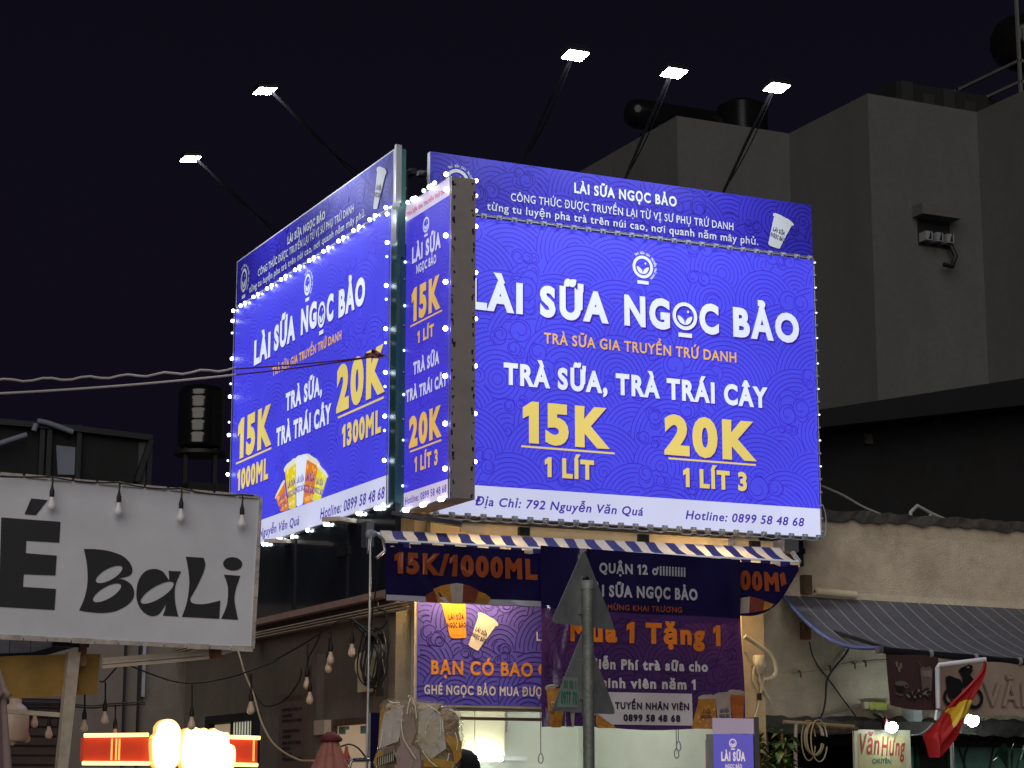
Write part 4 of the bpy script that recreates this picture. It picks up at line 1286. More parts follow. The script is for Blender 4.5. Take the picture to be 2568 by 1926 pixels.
for pts, m in (([(150, 530), (210, 520), (207, 628), (150, 632)], 'vinyl milk'), ([(212, 520), (300, 545), (290, 615), (209, 628)], 'vinyl plum'), ([(302, 550), (362, 572), (340, 598), (292, 614)], 'vinyl amber')):
    b = MB(); shape(b, PS, '9', pts, m, .011); b.build('cup_picture', t)

PB = Plane('y', -.57)
PB.disp = lambda u, v: .014 * math.sin(u * 4.1 + v * 1.5) + .007 * math.sin(u * 9 - v * 7) + .012 * math.sin(u * 19 + v * 6) * max(0, 1 - abs(u - PBu1) * 3) + .028 * math.exp(-((u - PBu0 - .10 - (bv1 - v) * .18 + .12) / .03) ** 2) * (v < bv1 - .5) + .02 * math.exp(-((u - PBu0 - .42 + (v - bv1) * -.25) / .035) ** 2)
db = PB.disp; PB.disp = None
bu0, bu1 = PB.uv('8', 100, 700)[0], PB.uv('8', 1480, 800)[0]
PBu0, PBu1 = bu0, bu1
bv1 = (PB.uv('8', 78, 145)[1] + PB.uv('8', 1465, 215)[1]) / 2; bv0 = (PB.uv('8', 120, 1380)[1] + PB.uv('8', 1495, 1397)[1]) / 2; bvm = PB.uv('8', 800, 605)[1]
PB.disp = db
t = thing('hanging_banner', 'big square purple banner offering one free drink hung below the awning behind the road sign', 'banner', ((bu0 + bu1) / 2, -.46, bv0))
b = MB()
b.grid(lambda s, w: PB.p(bu0 + (bu1 - bu0) * s + .02 * (1 - w) * (s - .2), bv0 + (bv1 - bv0) * w + .012 * math.sin(s * 9) * (1 - w) + (s - .5) * -.03 * w), 110, 60, lambda s, w: 'vinyl navy' if w > (bvm - bv0) / (bv1 - bv0) else 'vinyl purple')
waves(b, PB, bu0 + .02, bu1 - .03, bv0 + .02, bvm - .03, 'vinyl line', .003, 31, rad=(.2, .36), gap=.04); b.build('cloth', t)
b = MB(); write(b, PB, 'QUẬN 12 ơiiiiiiiii', ('8', 500, 326), ('8', 1086, 342), ('8', 500, 256), 'vinyl grey', bold=.04, off=.012); write(b, PB, 'LÀI SỮA NGỌC BẢO', ('8', 425, 484), ('8', 1168, 505), ('8', 425, 402), 'vinyl grey', bold=.045, off=.012); b.build('white_lettering', t)
b = MB(); write(b, PB, 'MỪNG KHAI TRƯƠNG', ('8', 560, 576), ('8', 1060, 593), ('8', 560, 538), 'vinyl red', bold=.02, off=.012); b.build('opening_lettering', t)
b = MB(); write(b, PB, 'Mua 1 Tặng 1', ('8', 298, 787), ('8', 1330, 824), ('8', 298, 640), 'vinyl orange', bold=.05, off=.012); b.build('offer_lettering', t)
b = MB(); write(b, PB, 'Miễn Phí trà sữa cho', ('8', 425, 975), ('8', 1240, 1003), ('8', 425, 902), 'vinyl white', bold=.045, off=.012); write(b, PB, 'sinh viên năm 1', ('8', 520, 1106), ('8', 1155, 1125), ('8', 520, 1034), 'vinyl white', bold=.045, off=.012); b.build('white_lettering', t)
b = MB()
(qa, qb), (qc, qd) = PB.uv('8', 480, 1358), PB.uv('8', 1132, 1150)
b.grid(lambda s, w: PB.p(qa + (qc - qa) * s, qb + (qd - qb) * w, .005), 24, 8, 'vinyl white'); b.build('phone_box', t)
b = MB(); write(b, PB, 'TUYỂN NHÂN VIÊN', ('8', 610, 1252), ('8', 1110, 1264), ('8', 610, 1204), 'print ink', bold=.04, off=.014); write(b, PB, '0899 58 48 68', ('8', 665, 1338), ('8', 1052, 1342), ('8', 665, 1290), 'print ink', bold=.045, off=.014); b.build('phone_lettering', t)
for c4, m in ((((128, 1095), (255, 1098), (240, 1382), (140, 1382)), 'vinyl amber'), (((250, 1112), (332, 1115), (325, 1380), (250, 1380)), 'vinyl milk'), (((380, 1285), (470, 1285), (470, 1385), (400, 1385)), 'vinyl plum'), (((478, 1275), (612, 1380), (600, 1385), (478, 1385)), 'vinyl amber'),
              (((1180, 1165), (1280, 1162), (1310, 1392), (1118, 1390)), 'vinyl amber'), (((1280, 1152), (1388, 1145), (1418, 1392), (1308, 1392)), 'vinyl milk'), (((1378, 1128), (1486, 1135), (1490, 1392), (1425, 1392)), 'vinyl tea')):
    b = MB(); cup(b, PB, '8', c4, m, 'vinyl milk', 'print ink', .011, label=c4[0][0] in (128, 250, 1180, 1280)); b.build('cup_picture', t)

# ================================================================== ROAD SIGN POLE (two warning plates seen from behind)
def dp(x, y, d=11.7):
    return depth('8', x, y, d)


pb = dp(425, 1000); pt = dp(422, 372)
top = Vector((pb.x, pb.y, pt.z))
t = thing('road_sign', 'grey pole with two triangular warning plates seen from the back', 'road sign', (pb.x, pb.y, .12))
b = MB(); b.tube([(pb.x, pb.y, .12), top], .0325, 'pole paint', 20); b.build('pole', t)
b = MB(); b.lathe(top - Vector((0, 0, .04)), [(.037, 0), (.037, .045), (.03, .05)], 'grey paint', 16); b.build('pole_cap', t)
vd_ = Vector((pb.x - CAM.x, pb.y - CAM.y, 0)).normalized()
side = Vector((vd_.y, -vd_.x, 0))
ax = (side * .52 + vd_ * .86).normalized()                      # plates stand turned away from us
nrm = Vector((ax.y, -ax.x, 0))
if nrm.dot(vd_) < 0:
    nrm = -nrm
for z_, apex in ((dp(450, 680), dp(490, 128)), (dp(450, 1280), dp(452, 690))):
    hh = apex.z - z_.z
    s_ = .70
    tri = [(-s_ / 2, 0), (s_ / 2, 0), (0, hh)]
    out = []
    for i in range(3):
        a_, c_, e_ = Vector(tri[i - 1]), Vector(tri[i]), Vector(tri[(i + 1) % 3])
        d0, d1 = (a_ - c_).normalized(), (e_ - c_).normalized()
        for k in range(5):
            s = k / 4; p0 = c_ + d0 * .05; p1 = c_ + d1 * .05
            out.append(p0 * (1 - s) ** 2 + c_ * 2 * s * (1 - s) + p1 * s ** 2)
    cx = Vector((pb.x, pb.y, z_.z)) + nrm * .045 + side * .018
    b = MB(); b.prism([cx + ax * p.x + Vector((0, 0, p.y)) for p in out], nrm * .004, 'plate back')
    tri2 = [cx + ax * p.x * .94 + Vector((0, 0, .015 + p.y * .94)) - nrm * .004 for p in out]
    pl_ = b.build('warning_plate', t)
    g = MB()
    for k in (.18, .60):
        c0 = cx + Vector((0, 0, hh * k)); g.bar(c0 - ax * .08 * (1 - k) - nrm * .006, c0 + ax * .08 * (1 - k) - nrm * .006, .006, .03, 'grey paint')
        q = Vector((pb.x, pb.y, c0.z)); g.tube([q - nrm * .038 + side * -.034, q + nrm * .03 - side * .034], .006, 'dark steel', 6); g.lathe(q - side * .034 - nrm * .03, [(.013, 0), (.013, .012)], 'dark steel', 6, -nrm)
    g.build('clamp', pl_)
    last = cx
class SkewPlane(Plane):
    pass
sk = MB(); A0 = last - nrm * .003
hx = lambda a, z: A0 + ax * a + Vector((0, 0, z))
sk.poly([hx(-.30, .02), hx(-.08, .025), hx(-.08, .19), hx(-.235, .19)], 'sticker')
class Lp:
    def p(s, u, v, off=0): return hx(u, v) - nrm * (off * .5)
spell(sk, Lp(), '0977 70', -.175, .075, .17, .07, 'green ink', .004, .03); spell(sk, Lp(), 'III III I', -.165, .15, .13, .045, 'green ink', .004, .04)
sk.build('sticker', pl_)
#PART4
# ================================================================== HOUSE NEXT DOOR ON THE RIGHT
PH = Plane('y', .35)
zc = (PH.uv('e', 300, 1345)[1] + PH.uv('e', 1681, 1470)[1]) / 2
zl = (PH.uv('9', 330, 1335)[1] + PH.uv('9', 2035, 1385)[1]) / 2
XHr = PH.uv('s', 3000, 1400)[0]
hs = thing('house', 'low beige plastered house with stained wall and crumbling parapet beside the tea shop', 'house', (6.5, .5, 0))
b = MB(); b.box((XC1 + .002, .35, zl), (XHr, .6, zc), 'beige wall'); b.build('upper_wall', hs)
b = MB(); n = 60; rg = random.Random(5)
pts = []
for k in range(n + 1):
    x = XC1 - .6 + (XHr - XC1 + .6) * k / n
    pts.append((x, zc + .05 + rg.uniform(-.012, .018)))
vs = []
for x, z_ in pts:
    lo = zc - .03 + rg.uniform(-.03, .012)
    vs += [(x, .31, lo), (x, .30 + rg.uniform(-.01, .02), z_), (x, .66, z_ + .02)]
b.add(vs, [[3 * k + j, 3 * k + 3 + j, 3 * k + 4 + j, 3 * k + 1 + j] for k in range(n) for j in (0, 1)], 'old cap'); b.build('parapet_cap', hs)
b = MB(); vs = []
for k in range(n + 1):
    x = XC1 + .03 + (XHr - XC1) * k / n
    vs += [(x, .25 + rg.uniform(-.02, .02), zl - .10 + rg.uniform(-.03, .01)), (x, .24, zl + .015 + rg.uniform(-.02, .02)), (x, .352, zl + .05 + rg.uniform(-.02, .02))]
b.add(vs, [[3 * k + j, 3 * k + 3 + j, 3 * k + 4 + j, 3 * k + 1 + j] for k in range(n) for j in (0, 1)], 'old cap'); b.build('ledge', hs)
PT = Plane('y', .9)
xt0, xt1 = PT.uv('9', 1262, 1500)[0], PT.uv('9', 910, 1500)[0]
b = MB(); b.box((xt0, .9, 0), (XHr, 1.0, zl), 'teal wall'); b.build('teal_wall', hs)
b = MB(); b.box((XC1, 1.6, 0), (xt0, 1.7, zl), 'black wall'); b.box((XC1, .36, 0), (XC1 + .25, .6, zl), 'side wall'); b.build('dark_opening', hs)
b = MB(); b.box((XC1, .61, zl - .2), (XHr, 6, zl - .1), 'black wall'); b.box((XHr - .1, .6, 0), (XHr, 6, zc), 'beige wall'); b.box((XC1, 6, 0), (XHr, 6.1, zc), 'beige wall'); b.build('roof_slab', hs)
b = MB()
a_ = PT.at('9', 1300, 1560); c_ = PT.at('9', 1530, 1410)
b.box((a_.x, .86, 1.0), (c_.x, .905, c_.z), 'leaf dark'); b.box((a_.x + .04, .855, 1.0), (c_.x - .05, .862, c_.z - .06), 'black wall'); b.build('shutter', hs)
# brown timber bracket, rolled sheet
b = MB(); a_ = PH.at('9', 547, 505); c_ = PH.at('9', 594, 382); b.box((a_.x, .27, a_.z), (c_.x, .352, c_.z), 'wood brown'); tag(b.build('timber_block'), 'dark brown timber block on the beige wall above the grey awning', 'block')
b = MB(); a_ = PH.at('9', 605, 492); b.tube([a_ + Vector((0, -.10, 0)), a_ + Vector((.45, -.10, -.015))], .036, 'pipe cream', 12); b.tube([a_ + Vector((-.004, -.10, 0)), a_ + Vector((.02, -.10, 0))], .012, 'black', 8); tag(b.build('rolled_sheet'), 'cream rolled sheet beside the brown timber block', 'roll')
b = MB(); a_ = PH.at('9', 548, 805); c_ = PH.at('9', 602, 690); b.box((a_.x, .31, a_.z), (c_.x, .352, c_.z), 'rust'); tag(b.build('rust_plate'), 'rust brown block under the left end of the grey awning', 'block')

# cables and marks on the wall
def wall_path(z, pts, off=.02, pl=PH):
    return spline([pl.at(z, x, y, off) for x, y in pts], 6)


b = MB(); b.tube(wall_path('9', [(882, 800), (850, 890), (790, 965), (738, 1035), (714, 1090), (708, 1200), (690, 1290), (655, 1345), (610, 1380)]), .009, 'cable', 6); tag(b.build('cable'), 'thick black cable curving down the beige wall', 'cable')
b = MB(); b.tube(wall_path('9', [(600, 820), (620, 905), (660, 985), (722, 1062), (830, 1210), (905, 1310), (930, 1360)]), .007, 'cable', 6); tag(b.build('cable'), 'thin straight black cable slanting across the beige wall to the ledge', 'cable')
b = MB(); b.tube(wall_path('9', [(950, 1245), (830, 1275), (700, 1308), (600, 1335), (560, 1360)]), .008, 'cable grey', 6); tag(b.build('cable'), 'grey cable running from the yellow box along the ledge', 'cable')
b = MB()
for x, y in ((735, 1000), (898, 980), (970, 968), (537, 1035)):
    p = PH.at('9', x, y); b.tube([p + Vector((0, .0, .03)), p + Vector((0, -.03, .02)), p + Vector((.004, -.03, -.03))], .008, 'rust', 6)
    q = b
tag(b.build('wall_hook'), 'row of small rusty hooks in the beige wall', 'hooks')
b = MB(); b.tube(wall_path('9', [(480, 1030), (740, 1000), (900, 968), (1130, 950)], .012), .003, 'cable grey', 4); tag(b.build('cord'), 'thin cord stretched between the rusty wall hooks', 'cord')
t = thing('junction_box', 'yellow green electrical box on the beige wall above the lamp', 'box', PH.at('9', 1028, 1275))
b = MB(); a_ = PH.at('9', 985, 1275); c_ = PH.at('9', 1100, 1225); b.box((a_.x, .29, a_.z), (c_.x, .352, c_.z), 'yellow box'); b.build('body', t)
b = MB(); d_ = PH.at('9', 955, 1268); b.box((d_.x, .30, d_.z), (a_.x - .003, .352, c_.z), 'pipe cream'); b.build('plug', t)

# two small lit floodlights below the ledge
PLm = Plane('y', .02)
for lab, (x, y), w, m in (('small lit floodlight above the yellow sign', (1150, 1392), .13, 0), ('small lit floodlight behind the red flag', (1685, 1342), .17, 1)):
    p = PLm.at('9', x, y); t = thing('floodlight', lab, 'floodlight', (p.x, p.y, p.z - .1), 'small floodlights under the ledge')
    b = MB(); b.prism([p + Vector((-w / 2, .0, -.03)), p + Vector((w / 2, 0, -.045)), p + Vector((w / 2, 0, .045)), p + Vector((-w / 2, .0, .05))], (0, .05, .03), 'dark steel'); b.tube([p + Vector((-.02, .05, .05)), p + Vector((-.03, .12, .10)), p + Vector((-.03, .22, .13))], .012, 'dark steel', 6); b.build('housing', t)
    b = MB(); b.lathe(p + Vector((0, .0, 0)), [(w * .36, 0), (w * .37, .02), (w * .32, .05), (w * .16, .07), (.004, .075)], 'lamp small', 14, (0, -1, .25)); b.build('lens', t)
b = MB(); b.tube(spline([PLm.at('9', 1290, 1440), PLm.at('9', 1340, 1435), PLm.at('9', 1390, 1405), PLm.at('9', 1430, 1360)], 6), .008, 'cable grey', 6); tag(b.build('cable'), 'pale loose cable beside the red flag below the ledge', 'cable')
b = MB(); b.tube(spline([PLm.at('9', 1040, 1270), PLm.at('9', 1080, 1300), PLm.at('9', 1112, 1335)], 5), .006, 'cable', 6); b.lathe(PLm.at('9', 1112, 1345), [(.012, -.04), (.022, 0), (.008, .04)], 'maroon cloth', 8); tag(b.build('cable'), 'short cable with a red plug between the yellow box and the lamp', 'cable')
b = MB(); p = PLm.at('9', 1400, 1310); b.box((p.x - .06, .16, p.z - .05), (p.x + .03, .34, p.z + .09), 'grey paint'); b.bar(p + Vector((.12, 0, .10)), p + Vector((.09, 0, -.04)), .03, .03, 'white frame'); b.bar(p + Vector((.12, 0, .10)), p + Vector((.20, 0, .10)), .03, .03, 'white frame'); tag(b.build('bracket_arm'), 'grey and white bracket under the taupe sign by the flag', 'bracket')

# horizontal poles and coil under the ledge
for lab, pts, m in (('tan pole lying level under the ledge', [(435, 1352), (905, 1384)], 'cable tan'), ('shorter brown pole under the ledge beneath the tan pole', [(585, 1384), (930, 1398)], 'rust')):
    b = MB(); b.tube([PLm.at('9', *p) for p in pts], .017, m, 8); tag(b.build('pole'), lab, 'pole')
b = MB(); rg = random.Random(9); c_ = PLm.at('9', 625, 1460)
for k in range(5):
    w_, h_ = rg.uniform(.05, .10), rg.uniform(.14, .24); o_ = rg.uniform(-.05, .05)
    b.tube([c_ + Vector((o_ + w_ * math.cos(a), -.02 * k, .05 + h_ * math.sin(a) - h_ * .4)) for a in np.linspace(.2, 6.0, 22)], .007, 'cable tan', 5)
tag(b.build('cable_coil'), 'tan cable coil hanging from the pole under the ledge', 'cable coil')
b = MB(); b.tube([PLm.at('9', 520, 1360), PLm.at('9', 516, 1500), PLm.at('9', 518, 1900)], .018, 'timber white', 8); tag(b.build('pole'), 'pale upright stick beside the potted plant', 'pole')
# wires on the teal wall
for k, pts in enumerate(([(1580, 1480), (1800, 1500), (2035, 1502)], [(1660, 1420), (1655, 1500), (1630, 1580), (1625, 1700)], [(1845, 1400), (1820, 1520), (1790, 1680)], [(1575, 1470), (1600, 1560), (1650, 1700)], [(1900, 1410), (1960, 1460), (2040, 1480)])):
    b = MB(); b.tube(wall_path('9', pts, .03, PT), .009, 'cable', 5)
    tag(b.build('cable'), ('level black wire across the teal wall', 'black wire hanging straight down the teal wall nearest the flag', 'black wire hanging down the teal wall further from the flag', 'black wire slanting down beside the thin grey post', 'black wire sagging at the top of the teal wall')[k], 'wire')
b = MB(); p = PLm.at('9', 1550, 1400); q = PLm.at('9', 1556, 1660); b.tube([(p.x, p.y, zl), (p.x, p.y, 0)], .018, 'cable grey', 8); tag(b.build('post'), 'thin grey post under the ledge behind the flag', 'post')

# --- sagging grey striped awning
wl, wr_ = PH.at('9', 420, 512, .02), PH.at('9', 2035, 604, .02)
kx = (XHr - wl.x) / (wr_.x - wl.x)
wr2 = wl.lerp(wr_, kx)
PG = Plane('y', wl.y - 2.15)
gl, gr = PG.at('9', 1100, 858), PG.at('9', 2035, 938)
gr2 = gl.lerp(gr, (XHr - gl.x) / (gr.x - gl.x))
print('awning2', wl, gl, gr2)
t = thing('striped_awning', 'wide sagging grey awning with thin pale stripes over the low beige house', 'awning', (gl.x, gl.y, gl.z))


def tarp(u, v):
    p = wl.lerp(wr2, u).lerp(gl.lerp(gr2, u), v)
    p.z -= (.17 + .03 * math.sin(u * 9)) * math.sin(math.pi * v) + .012 * math.sin(u * 60) * v * (1 - v)
    return p


def tstripe(u, v):
    k = (u * 30) % 1
    return 'tarp line' if k < .10 else 'tarp grey'


b = MB(); b.grid(tarp, 300, 14, tstripe); b.build('canopy', t)
b = MB(); b.tube([tarp(0, k / 14) + Vector((-.004, 0, .0)) for k in range(15)], .016, 'edge blue lit', 8); b.build('edge_piping', t)  # blue light caught by the edge tube is put into its colour
b = MB(); b.tube([gl + Vector((-.05, 0, -.02)), gr2 + Vector((0, 0, -.02))], .028, 'dark steel', 10); b.tube([gl + Vector((-.06, 0, -.02)), gl + Vector((-.02, 0, -.02))], .034, 'steel', 10)
for k in range(1, 12):
    p = gl.lerp(gr2, k / 12.0); b.lathe(p + Vector((0, -.01, -.02)), [(.034, -.012), (.034, .012)], 'cable grey', 10, (1, 0, 0))
b.build('front_bar', t)
b = MB(); b.bar(gl + Vector((.1, 0, -.02)), PH.at('9', 602, 700), .03, .03, 'dark steel'); b.bar(gr2 + Vector((-.3, 0, -.02)), (XHr - .3, .35, wl.z - .5), .03, .03, 'dark steel'); b.build('arm', t)
# cloths hanging from the front bar
PGf = Plane('y', PG.c - .012)
PGf.disp = lambda u, v: .012 * math.sin(u * 8 + v * 3)
t = thing('hanging_cloth', 'dark brown cloth with faded pictures of a cup and an iced drink', 'banner', PGf.at('9', 1290, 1270))
b = MB()
A = [PGf.uv('9', *p) for p in ((1118, 868), (1462, 893), (1468, 1270), (1150, 1240))]
bl2 = lambda s, w: tuple((A[0][i] * (1 - s) + A[1][i] * s) * (1 - w) + (A[3][i] * (1 - s) + A[2][i] * s) * w for i in (0, 1))
b.grid(lambda s, w: PGf.p(bl2(s, w)[0], bl2(s, w)[1] - .02 * math.sin(s * 3.1) * w), 16, 12, 'brown cloth'); b.build('cloth', t)
b = MB()
shape(b, PGf, '9', [(1170, 1100), (1185, 1082), (1215, 1078), (1245, 1088), (1252, 1105), (1235, 1112), (1190, 1112)], 'cloth print', .02)
shape(b, PGf, '9', [(1180, 1112), (1240, 1112), (1235, 1140), (1212, 1152), (1188, 1142)], 'black', .02)
ring(b, PGf, *PGf.uv('9', 1246, 1112), .014, .022, 'cloth print', .021, 14)
shape(b, PGf, '9', [(1172, 1150), (1200, 1168), (1230, 1172), (1215, 1180), (1185, 1170)], 'cloth print', .02); b.build('cup_picture', t)
b = MB()
shape(b, PGf, '9', [(1330, 1000), (1350, 985), (1372, 992), (1392, 985), (1412, 1005), (1408, 1150), (1345, 1145)], 'cloth print', .02)
shape(b, PGf, '9', [(1338, 1010), (1406, 1012), (1403, 1060), (1345, 1050)], 'taupe dark', .024); b.tube([PGf.at('9', 1345, 995, .02), PGf.at('9', 1322, 950, .02)], .005, 'cloth print', 5)
b.build('drink_picture', t)
b = MB(); rg = random.Random(2)
for k in range(46):
    disc(b, PGf, *PGf.uv('9', rg.uniform(1245, 1395), rg.gauss(1165, 14)), rg.uniform(.008, .016), 'black' if k % 3 else 'taupe dark', .026 + k * .0001, n=8)
for x, y in ((1175, 955), (1200, 965), (1190, 990)):
    shape(b, PGf, '9', [(x, y), (x + 14, y - 4), (x + 18, y + 30), (x + 6, y + 34)], 'taupe dark', .02)
b.build('bean_picture', t)
t = thing('hanging_sign', 'taupe cloth sign with a dark motorbike and worn raised letters behind the flag', 'banner', PGf.at('9', 1750, 1310))
PGs = Plane('y', PG.c - .006); PGs.disp = PGf.disp
A2 = [PGs.uv('9', *p) for p in ((1455, 893), (2300, 955), (2300, 1345), (1458, 1285))]
bl3 = lambda s, w: tuple((A2[0][i] * (1 - s) + A2[1][i] * s) * (1 - w) + (A2[3][i] * (1 - s) + A2[2][i] * s) * w for i in (0, 1))
b = MB(); b.grid(lambda s, w: PGs.p(bl3(s, w)[0], bl3(s, w)[1] + (.015 * math.sin(s * 14)) * w), 30, 10, 'sign taupe'); b.build('cloth', t)
b = MB(); 
write(b, PGs, 'VĂN', ('9', 1758, 1240), ('9', 2110, 1268), ('9', 1758, 1080), 'taupe dark', bold=.03, off=.022); write(b, PGs, 'VĂN', ('9', 1766, 1236), ('9', 2118, 1264), ('9', 1766, 1078), 'sign taupe', bold=.012, off=.026); b.build('lettering', t)
b = MB()
for pts in ([(1500, 1055), (1530, 1045), (1570, 1060), (1605, 1070), (1625, 1110), (1600, 1180), (1560, 1200), (1520, 1190), (1505, 1120)],
            [(1590, 1010), (1640, 990), (1690, 1005), (1670, 1040), (1700, 1075), (1690, 1140), (1650, 1150), (1620, 1110), (1618, 1050)],
            [(1510, 1130), (1540, 1210), (1600, 1215), (1690, 1150), (1660, 1200), (1600, 1240), (1540, 1235)]):
    shape(b, PGs, '9', pts, 'black', .022 + .001 * len(pts) / 9)
ring(b, PGs, *PGs.uv('9', 1530, 1190), .045, .075, 'black', .024, 18); ring(b, PGs, *PGs.uv('9', 1700, 1195), .06, .09, 'black', .024, 18)
b.tube([PGs.at('9', 1600, 1000, .025), PGs.at('9', 1660, 975, .025)], .007, 'black', 5); disc(b, PGs, *PGs.uv('9', 1676, 988), .018, 'black', .026, n=10)
b.build('motorbike_picture', t)

# --- flag on a white pipe
PFl = Plane('y', PG.c - .22)
t = thing('flag', 'red flag with a yellow star drooping from a white pipe bracket', 'flag', PFl.at('9', 1420, 1590))
b = MB(); k_ = PFl.at('9', 1520, 972); e_ = PFl.at('9', 1780, 938); b.tube([PFl.at('9', 1525, 1260) + Vector((0, .12, 0)), k_ + Vector((0, .12, -.02)), k_ + Vector((0, .10, 0)), e_], .021, 'white frame', 10); b.build('pipe_bracket', t)
Ls = [(1768, 955), (1740, 1020), (1640, 1130), (1530, 1240), (1475, 1320), (1425, 1390), (1388, 1440), (1408, 1500), (1425, 1590)]
Rs = [(1780, 958), (1768, 1030), (1738, 1120), (1700, 1210), (1668, 1300), (1625, 1380), (1585, 1450), (1520, 1520), (1450, 1590)]
LS = spline([(x, y, 0) for x, y in Ls], 5); RS = spline([(x, y, 0) for x, y in Rs], 5)


def flagp(s, w, off=0):
    i = w * (len(LS) - 1); j = min(int(i), len(LS) - 2); f_ = i - j
    a = LS[j].lerp(LS[j + 1], f_); c = RS[j].lerp(RS[j + 1], f_)
    q = a.lerp(c, s)
    wob = (.05 * math.sin(s * 8.5 + w * 5) + .03 * math.sin(s * 17 - w * 4)) * min(1, .25 + w)
    return PFl.at('9', q.x, q.y, wob + off)


b = MB(); b.grid(flagp, 26, 40, 'flag red'); b.build('cloth', t)
b = MB()


def flaguv(x, y):                                   # find the place on the cloth nearest a reading of the star
    best = None
    for j in range(41):
        i = j / 40 * (len(LS) - 1); jj = min(int(i), len(LS) - 2); f_ = i - jj
        a = LS[jj].lerp(LS[jj + 1], f_); c = RS[jj].lerp(RS[jj + 1], f_)
        for k in range(27):
            q = a.lerp(c, k / 26); d = (q.x - x) ** 2 + (q.y - y) ** 2
            if best is None or d < best[0]:
                best = (d, k / 26, j / 40)
    return best[1:]


star = [(1655, 1205), (1695, 1215), (1672, 1290), (1620, 1340), (1530, 1392), (1562, 1300), (1502, 1286), (1525, 1262), (1590, 1250), (1615, 1215)]
def inside(x, y):
    r_ = False
    for i in range(len(star)):
        (x0, y0), (x1, y1) = star[i], star[i - 1]
        if (y0 > y) != (y1 > y) and x < (x1 - x0) * (y - y0) / (y1 - y0) + x0:
            r_ = not r_
    return r_


Nu, Nv = 70, 110
for j in range(Nv):
    for i in range(Nu):
        w = (j + .5) / Nv; s = (i + .5) / Nu
        k = w * (len(LS) - 1); jj = min(int(k), len(LS) - 2); f_ = k - jj
        q = LS[jj].lerp(LS[jj + 1], f_).lerp(RS[jj].lerp(RS[jj + 1], f_), s)
        if inside(q.x, q.y):
            b.add([flagp(i / Nu, j / Nv, .006), flagp((i + 1) / Nu, j / Nv, .006), flagp((i + 1) / Nu, (j + 1) / Nv, .006), flagp(i / Nu, (j + 1) / Nv, .006)], [[0, 1, 2, 3]], 'flag yellow', True)
b.build('star', t)

# --- yellow shop sign under the ledge
PY = Plane('y', .10)
t = thing('shop_sign', 'cream yellow sign with red script lettering under the lit floodlight', 'shop sign', PY.at('9', 1090, 1659))
(u0, v1), (u1, _) = PY.uv('9', 905, 1402), PY.uv('9', 1278, 1420)
b = MB(); slab(b, PY, u0, u1, 1.15, v1, -.03, 0, 'poster cream'); slab(b, PY, u0 + .04, u1 - .06, 1.2, v1 - .05, 0, .003, 'yellow print'); b.build('panel', t)
b = MB(); write(b, PY, 'Văn', ('9', 945, 1562), ('9', 1075, 1572), ('9', 945, 1425), 'script red', bold=.015, shear=.3, off=.007); write(b, PY, 'Hưng', ('9', 1085, 1568), ('9', 1245, 1588), ('9', 1085, 1440), 'script red', bold=.015, shear=.3, off=.007); b.build('script_lettering', t)
b = MB(); write(b, PY, 'CHUYÊN:', ('9', 1025, 1625), ('9', 1155, 1632), ('9', 1025, 1592), 'letter green', bold=.03, off=.007); b.build('green_lettering', t)

# --- electric bits on the yellow column
PC = Plane('y', -.04)
t = thing('junction_box', 'round cream junction box with looped conduit on the yellow column', 'junction box', PC.at('8', 1600, 1060))
b = MB(); c_ = PC.at('8', 1598, 940); b.lathe(c_ - Vector((0, .0, .10)), [(.028, 0), (.04, .02), (.052, .06), (.062, .075), (.062, .105), (.055, .12), (.054, .165), (.048, .17)], 'pipe cream', 18); b.box((c_.x - .075, -.05, c_.z - .02), (c_.x + .06, -.021, c_.z + .0), 'pipe cream'); b.build('body', t)
b = MB(); b.tube(spline([PC.at('8', x, y, .02) for x, y in ((1492, 755), (1545, 790), (1610, 835), (1668, 885), (1700, 950), (1700, 1010), (1668, 1045), (1615, 1055))], 6), .020, 'pipe cream', 8); b.build('conduit', t)
b = MB()
for pts in ([(1495, 860), (1530, 920), (1570, 985), (1600, 1060), (1598, 1160), (1580, 1250), (1562, 1310)], [(1556, 960), (1550, 1050), (1580, 1120)], [(1580, 1045), (1620, 1120), (1663, 1195)], [(1620, 1060), (1606, 1130), (1590, 1180), (1575, 1310)]):
    b.tube(spline([PC.at('8', x, y, .02) for x, y in pts], 5), .010 if len(pts) > 3 else .012, 'pipe cream', 6)
b.lathe(PC.at('8', 1592, 1170, .02), [(.022, -.03), (.022, .03)], 'black', 8); b.build('wire', t)

# --- small lightbox standing in front of the column
PQ = Plane('y', -.75)
t = thing('standing_sign', 'small purple lightbox on a steel stand in front of the yellow column', 'standing sign', PQ.at('8', 1420, 1900) * 1)
(u0, v1), (u1, _) = PQ.uv('8', 1283, 1424), PQ.uv('8', 1556, 1418)
vt = PQ.uv('8', 1400, 1400)[1]
b = MB(); slab(b, PQ, u0, u1, 1.0, v1, -.12, -.002, 'grey paint'); slab(b, PQ, u1 + .012, u1 + .06, .12, PQ.uv('8', 1570, 1310)[1], -.14, .0, 'steel'); slab(b, PQ, u0, u1, .12, .99, -.10, -.03, 'dark steel'); b.build('case', t)
b = MB(); rect(b, PQ, u0, u1, 1.0, v1, 'stand blue', 0); b.build('face', t)
b = MB(); rect(b, PQ, u0, u1 + .06, v1 + .004, PQ.uv('8', 1440, 1318)[1], 'stand band', -.01); b.build('top_band', t)
b = MB(); emblem(b, PQ, *PQ.uv('8', 1415, 1488), .036, 'stand white', text=False); write(b, PQ, 'LÀI SỮA', ('8', 1337, 1616), ('8', 1502, 1608), ('8', 1337, 1552), 'stand white', bold=.05); write(b, PQ, 'NGỌC BẢO', ('8', 1365, 1662), ('8', 1478, 1660), ('8', 1365, 1634), 'stand white', bold=.03); b.build('lettering', t)

